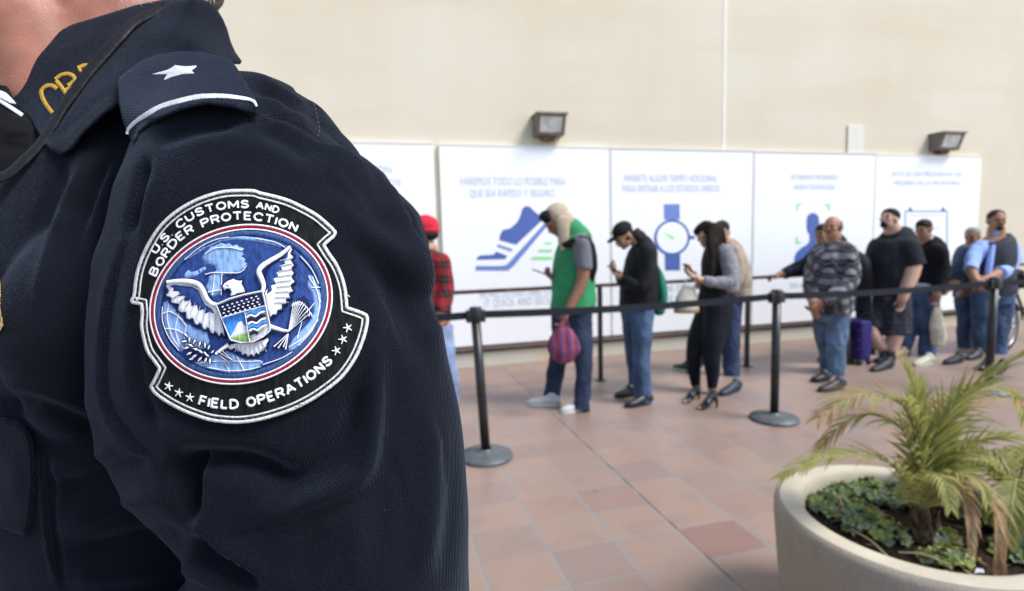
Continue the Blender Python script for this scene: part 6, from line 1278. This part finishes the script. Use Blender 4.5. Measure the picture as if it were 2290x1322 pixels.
mb.build('border_stitching', mat('grey_stitch', (.10, .10, .10), .7), patch)
# ellipse of the seal from traced points of the red ring
E_ = np.array([(544, 508), (344, 685), (737.4, 659), (512.4, 852), (396, 572.5), (668.6, 540.7), (374.7, 797), (698.3, 769.5)])
x, y = (E_[:, 0]-541)/200, (E_[:, 1]-680)/200; c = np.linalg.lstsq(np.c_[x*x, x*y, y*y, x, y], np.ones(len(x)), rcond=None)[0]; Q = np.array([[c[0], c[1]/2], [c[1]/2, c[2]]]); ce = -.5*np.linalg.solve(Q, c[3:]); kk = 1+ce@Q@ce; ev, vec = np.linalg.eigh(Q/kk)
EC = np.array([541, 680])+ce*200; AX = [200/sqrt(e) for e in ev]
def ell(off_, n=96, a0=0, a1=2*pi): return [tuple(EC+vec[:, 0]*((AX[0]+off_)*cos(t))+vec[:, 1]*((AX[1]+off_)*sin(t))) for t in np.linspace(a0, a1, n, endpoint=(a1-a0) < 6.28)]
ring = MB(); ribbon(ell(5.2), 4.6, .0011, zq, ring, 0, True, jit=.05); ribbon(ell(.4), 5.2, .0010, zq, ring, 1, True, jit=.04); ribbon(ell(-4.6), 4.4, .0011, zq, ring, 0, True, jit=.05); ribbon(ell(-13.2), 13.5, .0010, zq, ring, 2, True); ring.build('seal_ring', [m_thw, m_rd, m_b3], patch)
def area(poly, lift, mb, mi, h=7): sheet(poly, lambda x, y: zq(x, y)-lift, .0008, h=h, rnd_=2.5, mb=mb, mi=mi)
seal = sheet(ell(-19), lambda x, y: zq(x, y)-.0004, .0008, h=9, rnd_=2).build('seal_field', m_b1, patch)
g_ = MB()
for pol_ in ([(440,360),(455,350),(462,338),(480,340),(495,328),(520,320),(540,328),(560,322),(575,336),(600,330),(612,342),(640,350),(628,366),(638,384),(622,392),(648,408),(640,420),(656,432),(640,450),(648,470),(620,468),(612,486),(590,474),(570,492),(540,486),(520,500),(522,560),(500,598),(470,612),(445,592),(432,560),(448,530),(450,500),(492,468),(482,444),(462,438),(440,430),(424,442),(428,420),(408,404)],
             [(315,505),(322,482),(340,466),(356,478),(384,470),(404,458),(430,448),(436,462),(410,480),(384,498),(350,510),(330,512)],
             [(205,640),(235,628),(262,668),(292,700),(318,740),(352,764),(384,782),(440,792),(452,850),(440,880),(400,900),(360,890),(330,880),(300,910),(258,862),(222,790),(203,712)],
             [(372,965),(420,950),(452,930),(500,915),(545,900),(600,925),(640,945),(700,945),(742,958),(720,985),(690,1004),(630,1016),(560,1020),(470,1002),(405,984)],
             [(985,492),(1010,500),(1036,545),(1052,600),(1058,670),(1044,748),(1010,815),(955,868),(890,905),(872,890),(905,832),(940,800),(985,752),(1012,700),(1016,640),(1002,590),(978,552)],
             [(325,405),(350,385),(420,335),(500,300),(570,285),(640,285),(720,294),(790,310),(850,338),(840,346),(770,325),(700,312),(600,302),(520,312),(440,345),(370,388),(330,412)]):
    area(qz(pol_), .0008, g_, 0)
WL = [[(205,700),(240,690),(290,720),(330,770)], [(215,780),(280,790),(340,830)], [(235,640),(225,720),(250,820),(290,880)], [(290,700),(270,780),(290,860),(320,890)], [(330,760),(318,830),(340,880)], [(200,660),(200,740),(235,830),(290,900)],
      [(430,490),(475,480),(560,482),(620,478),(655,440)], [(445,585),(520,572)], [(480,490),(468,600)], [(520,480),(515,600)], [(430,380),(480,350),(560,345),(630,360)],
      [(390,965),(520,955),(640,958),(730,955)], [(440,990),(560,1008),(660,1002),(730,985)], [(520,920),(560,1015)], [(600,930),(640,1010)],
      [(985,500),(1035,590),(1040,690),(1005,790),(930,870)], [(1000,560),(1050,560)], [(1020,640),(960,720),(925,830)], [(880,880),(960,830),(1040,730)], [(1005,500),(1050,640)], [(320,410),(400,345),(480,305),(560,290)], [(700,296),(800,315),(860,345)], [(940,390),(1000,460),(1040,540)], [(740,975),(840,940),(900,905)]]
for l in WL: ribbon(spline(qz(l), 5), 2.3, .0007, lambda x, y: zq(x, y)-.0008, g_, 1)
g_.build('globe', [m_b2, m_thw], seal)
# eagle
eg = MB(); zE = lambda x, y: zq(x, y)-.0014
def jag(a, b, n, dep, side=1):
    """saw-tooth feather edge from a to b"""
    a, b = np.array(a, float), np.array(b, float); d = b-a; nn = np.array([-d[1], d[0]])/np.linalg.norm(d)*side; out = []
    for k in range(n): out += [tuple(a+d*(k+.12)/n), tuple(a+d*(k+.5)/n+nn*dep), tuple(a+d*(k+.78)/n+nn*dep*.55)]
    return out
lw = [(222,528),(212,556),(232,580),(214,596),(222,612),(246,618),(236,640),(262,650),(286,652),(276,684),(300,700),(322,694),(322,730),(346,738),(362,728),(368,758),(392,768),(402,752),(414,786),(436,794),(444,776),(456,808),(478,812),(484,794),(498,826),(512,824),(518,806),(532,834),(540,820),(530,770),(512,710),(490,660),(476,650),(440,640),(420,590),(400,560),(350,540),(280,530)]
rw = [(892,332),(906,352),(892,376),(916,392),(896,412),(918,440),(896,456),(918,482),(898,500),(920,532),(892,548),(912,582),(884,592),(898,622),(868,624),(874,652),(846,654),(850,684),(822,684),(818,712),(794,708),(780,734),(766,700),(752,640),(744,588),(760,560),(752,520),(760,470),(800,440),(850,400)]
for w_ in (lw, rw): ribbon(qz(w_), 5.5, .0010, lambda x, y: zE(x, y)+.0004, eg, 1, True); area(qz(w_), .0016, eg, 0)
for bl in ([(238,552),(262,546),(300,550),(360,556),(392,574),(408,612),(428,652),(466,676),(478,700),(452,690),(430,700),(420,676),(392,684),(386,652),(356,660),(352,628),(318,634),(318,604),(284,606),(290,580),(256,578),(262,566)],
           [(876,372),(858,392),(828,414),(786,444),(762,474),(756,520),(766,566),(762,596),(790,574),(784,548),(812,540),(796,512),(826,500),(812,478),(846,466),(832,442),(862,430),(850,410),(874,398)]): area(qz(bl), .0022, eg, 2, 6)
for f0, f1 in [((300+i*26, 590+i*16), (250+i*34, 620+i*26)) for i in range(8)]: ribbon(qz([f0, f1]), 1.5, .0005, lambda x, y: zE(x, y)-.0006, eg, 3)
for i in range(9): ribbon(qz([(800+i*4, 640-i*28), (880+i*3, 640-i*30)]), 1.5, .0005, lambda x, y: zE(x, y)-.0006, eg, 3)
ribbon(spline(qz([(222,532),(300,526),(360,532),(398,548),(420,582),(436,618),(462,645),(496,655)]), 5), [8,10,11,12,12,12,11,9], .0011, lambda x, y: zE(x, y)-.0010, eg, 0)
ribbon(spline(qz([(890,338),(838,382),(780,416),(736,446),(718,476),(732,512),(744,550),(738,582)]), 5), [7,9,10,11,12,12,11,9], .0011, lambda x, y: zE(x, y)-.0010, eg, 0)
hd_ = [(518,554),(530,534),(554,518),(582,508),(614,520),(638,514),(628,536),(640,556),(650,586),(604,596),(566,612),(560,600),(568,584),(560,570),(546,568),(536,584),(528,572)]
ribbon(qz(hd_), 4.5, .0010, lambda x, y: zE(x, y)+.0004, eg, 1, True); area(qz(hd_), .0018, eg, 0, 5); ribbon(qz([(540,548),(556,552)]), 2., .0006, lambda x, y: zE(x, y)-.0016, eg, 1)
tl = [(540,882),(562,862),(600,856),(690,852),(740,838),(772,822),(778,846),(764,862),(770,884),(750,884),(750,908),(730,902),(722,928),(704,914),(694,942),(676,922),(660,944),(646,918),(626,932),(618,904),(598,912),(590,888),(566,902)]
ribbon(qz(tl), 4.5, .0010, lambda x, y: zE(x, y)+.0004, eg, 1, True); area(qz(tl), .0015, eg, 0)
for i in range(7): ribbon(qz([(600+i*22, 866-i*4), (590+i*28, 905+(6-abs(i-3)*2))]), 1.4, .0005, lambda x, y: zE(x, y)-.0005, eg, 3)
ribbon(spline(qz([(556,868),(520,892),(486,918)]), 4), [10,8,6], .0016, zE, eg, 0); ribbon(spline(qz([(776,770),(810,780),(850,792),(880,794)]), 4), [11,10,8,6], .0016, zE, eg, 0)
for a, b in (((500,905),(575,950)), ((520,900),(590,962)), ((508,925),(560,968))): ribbon(qz([a, b]), 3.6, .0010, zE, eg, 1); ribbon(qz([a, b]), 1.8, .0014, zE, eg, 0)
# olive branch
for (cx_, cy_, an, l) in [(325,815,-2.3,30),(345,838,-1.5,30),(318,850,3.0,30),(372,850,-1.1,32),(352,872,-2.6,30),(330,885,2.9,30),(400,862,-1.3,34),(380,893,-2.8,32),(345,915,2.7,32),(428,868,-1.6,34),(405,905,-2.5,30),(372,930,2.6,34),(450,880,-1.2,28),(430,915,-2.2,26),(402,945,2.3,34),(432,950,2.0,34),(455,955,1.6,34),(440,925,.6,24),(470,905,-.8,22),(356,945,2.9,24)]:
    a = qz([(cx_-cos(an)*l*.5, cy_-sin(an)*l*.5), (cx_+cos(an)*l*.5, cy_+sin(an)*l*.5)]); ribbon(a, [4, 11.5, 4], .0010, zE, eg, 1); ribbon(a, [1.5, 7., 1.5], .0015, zE, eg, 0)
# arrows
area(qz([(872, 806), (890, 690), (896, 640), (930, 606), (962, 600), (996, 630), (1010, 690), (985, 722), (940, 752), (888, 808), (872, 900), (800, 890), (850, 820)]), .0006, eg, 1)
for i in range(9):
    t = i/8; tx, ty = 905+t*92, 640-30*sin(pi*t)+t*55; a = qz([(876, 800), (tx, ty)]); ribbon(a, [3, 6.2], .0010, zE, eg, 1); ribbon(a, [1.4, 2.5], .0015, zE, eg, 0)
    b = qz([(tx+8, ty+22), (tx, ty), (tx-10, ty+20)]); ribbon(b, 2.2, .0016, zE, eg, 0)
for tx, ty in ((800, 878), (822, 886), (850, 880), (862, 892)): a = qz([(878, 806), (tx, ty)]); ribbon(a, [4, 8], .0010, zE, eg, 1); ribbon(a, [2, 4], .0015, zE, eg, 0)
eg.build('eagle', [m_thw, m_nv, m_b1, thread('feather_grey', (.52, .55, .66), 800.)], seal)
# shield
sh = MB(); zS = lambda x, y: zE(x, y)-.0012
body_ = [(488,652),(560,620),(640,598),(738,578),(748,620),(762,690),(776,752),(778,792),(742,824),(688,852),(620,856),(566,842),(540,780),(512,712)]
area(qz(body_), .0032, sh, 0); ribbon(qz(body_), 3.2, .0014, lambda x, y: zS(x, y)-.0010, sh, 0, True)
area(qz([(496,658),(560,630),(640,606),(732,588),(742,625),(750,655),(690,668),(640,682),(580,700),(524,718),(510,690)]), .0040, sh, 1)
area(qz([(526,726),(580,706),(642,690),(650,745),(660,800),(630,800),(562,828),(544,780)]), .0040, sh, 2); area(qz([(562,832),(580,800),(592,776),(606,748),(626,740),(640,762),(655,772),(662,805),(610,822)]), .0046, sh, 0, 5); area(qz([(568,838),(610,812),(664,798),(680,846),(620,850)]), .0046, sh, 3, 5)
for i, (c_, w_) in enumerate(((2, 9), (0, 6), (1, 6.5), (0, 6), (2, 7.5), (0, 6), (1, 6.5))):
    o_ = 18.5*i; ribbon(spline(qz([(650+i*3.4, 702+o_), (672+i*3.4, 690+o_), (696+i*3.0, 698+o_), (722+i*3, 678+o_), (748+i*3, 672+o_)][:5 if i < 6 else 3]), 5), w_, .0016, lambda x, y: zS(x, y)-.0022, sh, c_)
ribbon(qz([(642,690),(655,770),(668,850)]), 2.4, .0018, lambda x, y: zS(x, y)-.0024, sh, 0); ribbon(qz([(524,722),(640,687),(752,658)]), 2.4, .0018, lambda x, y: zS(x, y)-.0024, sh, 0)
for r_ in range(4):
    for k in range(8):
        u = (k+.5+.3*(r_ % 2))/8.6; x_ = 512+u*222+r_*3; y_ = 668-u*68+r_*17-(r_*2)*u; p_ = qz([(x_, y_)])[0]; ribbon([(p_[0]-2.3, p_[1]+.5), (p_[0]+2.3, p_[1]-.5)], 3.0, .0008, lambda x, y: zS(x, y)-.0028, sh, 0)
sh.build('shield', [m_thw, m_nv, m_cy, m_gr], seal)
# lettering: satin strokes along the arcs
GL = {'A': (.8, [[(0,0),(.4,1),(.8,0)],[(.15,.33),(.65,.33)]]), 'B': (.66, [[(0,0),(0,1),(.4,1),(.58,.9),(.6,.76),(.5,.58),(.38,.53),(0,.53)],[(.38,.53),(.6,.45),(.66,.28),(.58,.08),(.4,0),(0,0)]]),
 'C': (.7, [[(.7,.76),(.6,.94),(.38,1),(.14,.9),(0,.62),(0,.38),(.14,.1),(.38,0),(.6,.06),(.7,.24)]]), 'D': (.7, [[(0,0),(0,1),(.32,1),(.58,.88),(.7,.62),(.7,.38),(.58,.12),(.32,0),(0,0)]]),
 'E': (.58, [[(.58,1),(0,1),(0,0),(.58,0)],[(0,.52),(.5,.52)]]), 'F': (.56, [[(.56,1),(0,1),(0,0)],[(0,.5),(.48,.5)]]), 'I': (.0, [[(0,0),(0,1)]]), 'L': (.52, [[(0,1),(0,0),(.52,0)]]), 'M': (.8, [[(0,0),(0,1),(.4,.2),(.8,1),(.8,0)]]), 'N': (.64, [[(0,0),(0,1),(.64,0),(.64,1)]]),
 'O': (.74, [[(.37,1),(.14,.9),(0,.62),(0,.38),(.14,.1),(.37,0),(.6,.1),(.74,.38),(.74,.62),(.6,.9),(.37,1)]]), 'P': (.62, [[(0,0),(0,1),(.4,1),(.58,.92),(.62,.74),(.56,.56),(.4,.47),(0,.47)]]), 'R': (.64, [[(0,0),(0,1),(.4,1),(.58,.92),(.62,.74),(.56,.56),(.4,.47),(0,.47)],[(.34,.47),(.64,0)]]),
 'S': (.62, [[(.6,.78),(.5,.94),(.3,1),(.1,.93),(.03,.76),(.1,.6),(.3,.53),(.52,.44),(.62,.26),(.52,.07),(.3,0),(.1,.06),(0,.22)]]), 'T': (.66, [[(0,1),(.66,1)],[(.33,1),(.33,0)]]), 'U': (.64, [[(0,1),(0,.3),(.08,.08),(.32,0),(.56,.08),(.64,.3),(.64,1)]]), '.': (.0, [[(0,0),(0,.06)]]), ' ': (.30, [])}
def arc_text(s_, path, hgt, wd=.25, gap=.30, inner=.0):
    tx_ = MB(); A = spline(path, 8); cum = np.r_[0, np.cumsum(np.hypot(*np.diff(A, axis=0).T))]; tot = sum(GL[c][0]+gap for c in s_)-gap; k = cum[-1]/tot
    H = hgt*(1-wd)
    def at(u, v):
        t = np.clip(u*k, 0, cum[-1]); p = np.array([np.interp(t, cum, A[:, 0]), np.interp(t, cum, A[:, 1])]); q_ = np.array([np.interp(min(t+4, cum[-1]), cum, A[:, 0])-np.interp(max(t-4, 0), cum, A[:, 0]), np.interp(min(t+4, cum[-1]), cum, A[:, 1])-np.interp(max(t-4, 0), cum, A[:, 1])]); q_ /= np.linalg.norm(q_)
        return tuple(p+np.array([q_[1], -q_[0]])*(v*H+hgt*wd/2))
    u = 0
    for c in s_:
        w, st_ = GL[c]
        for l in st_:
            pts = []
            for a, b in zip(l[:-1], l[1:]):
                m = max(1, int(np.hypot(a[0]-b[0], a[1]-b[1])/.25)); pts += [at(u+a[0]+(b[0]-a[0])*j/m, a[1]+(b[1]-a[1])*j/m) for j in range(m)]
            pts.append(at(u+l[-1][0], l[-1][1])); ribbon(pts, hgt*wd, .0008, lambda x, y: zq(x, y)+.0001, tx_, 0, step=1.6, jit=.05)
        u += w+gap
    tx_.build('lettering', m_thw, patch)
arc_text('U.S. CUSTOMS', [(351.5,569),(364,551.5),(382.5,532),(409,508.5),(428,495),(447,484.5),(468,477),(490,472),(518,468),(555,467)], 20.5)
arc_text('AND', [(573,467.5),(592,471),(620,479)], 18)
arc_text('BORDER PROTECTION', [(350,619),(358,603),(368,589),(383,566),(397,548),(415,532),(434,520),(452,512),(474,503.5),(500,497.5),(525,494),(546,493.5),(570,495),(593,498.5),(608,502),(628,508),(660,520)], 21)
arc_text('FIELD OPERATIONS', [(444,907),(462,911.5),(489,915),(510,916.5),(529,916),(545,914),(558,912),(578,907.5),(605,900),(635,888.5),(652,881),(673,869),(686,861),(699,851.5),(720,835),(745,812)], 24.5)
for i_, (cx_, cy_) in enumerate(((376.8, 863.8), (399.7, 878.6), (424.5, 889.2), (777.7, 733), (767, 759), (752.3, 784.4))):
    tx_ = MB(); r0 = (-1.57+.25, -1.57+.2, -1.57+.1, -1.9, -1.9, -1.9)[i_]
    for k in range(5): a = r0+2*pi*k/5; ribbon([(cx_, cy_), (cx_+10.5*cos(a), cy_+10.5*sin(a))], [5.2, 2.2], .0012, lambda x, y: zq(x, y)+.0001, tx_, 0, step=2)
    tx_.build('star', m_thw, patch)
# loose thread ends at the border
mb = MB()
for pts in ([(777, 660), (782, 664)], [(668, 906), (676, 902), (680, 906)], [(660, 909), (664, 911)]): mb.tube([P(a, b, float(zq(a, b)[0])-.001) for a, b in pts], [.00035], 5, round_=False)
mb.build('loose_threads', m_w, patch)
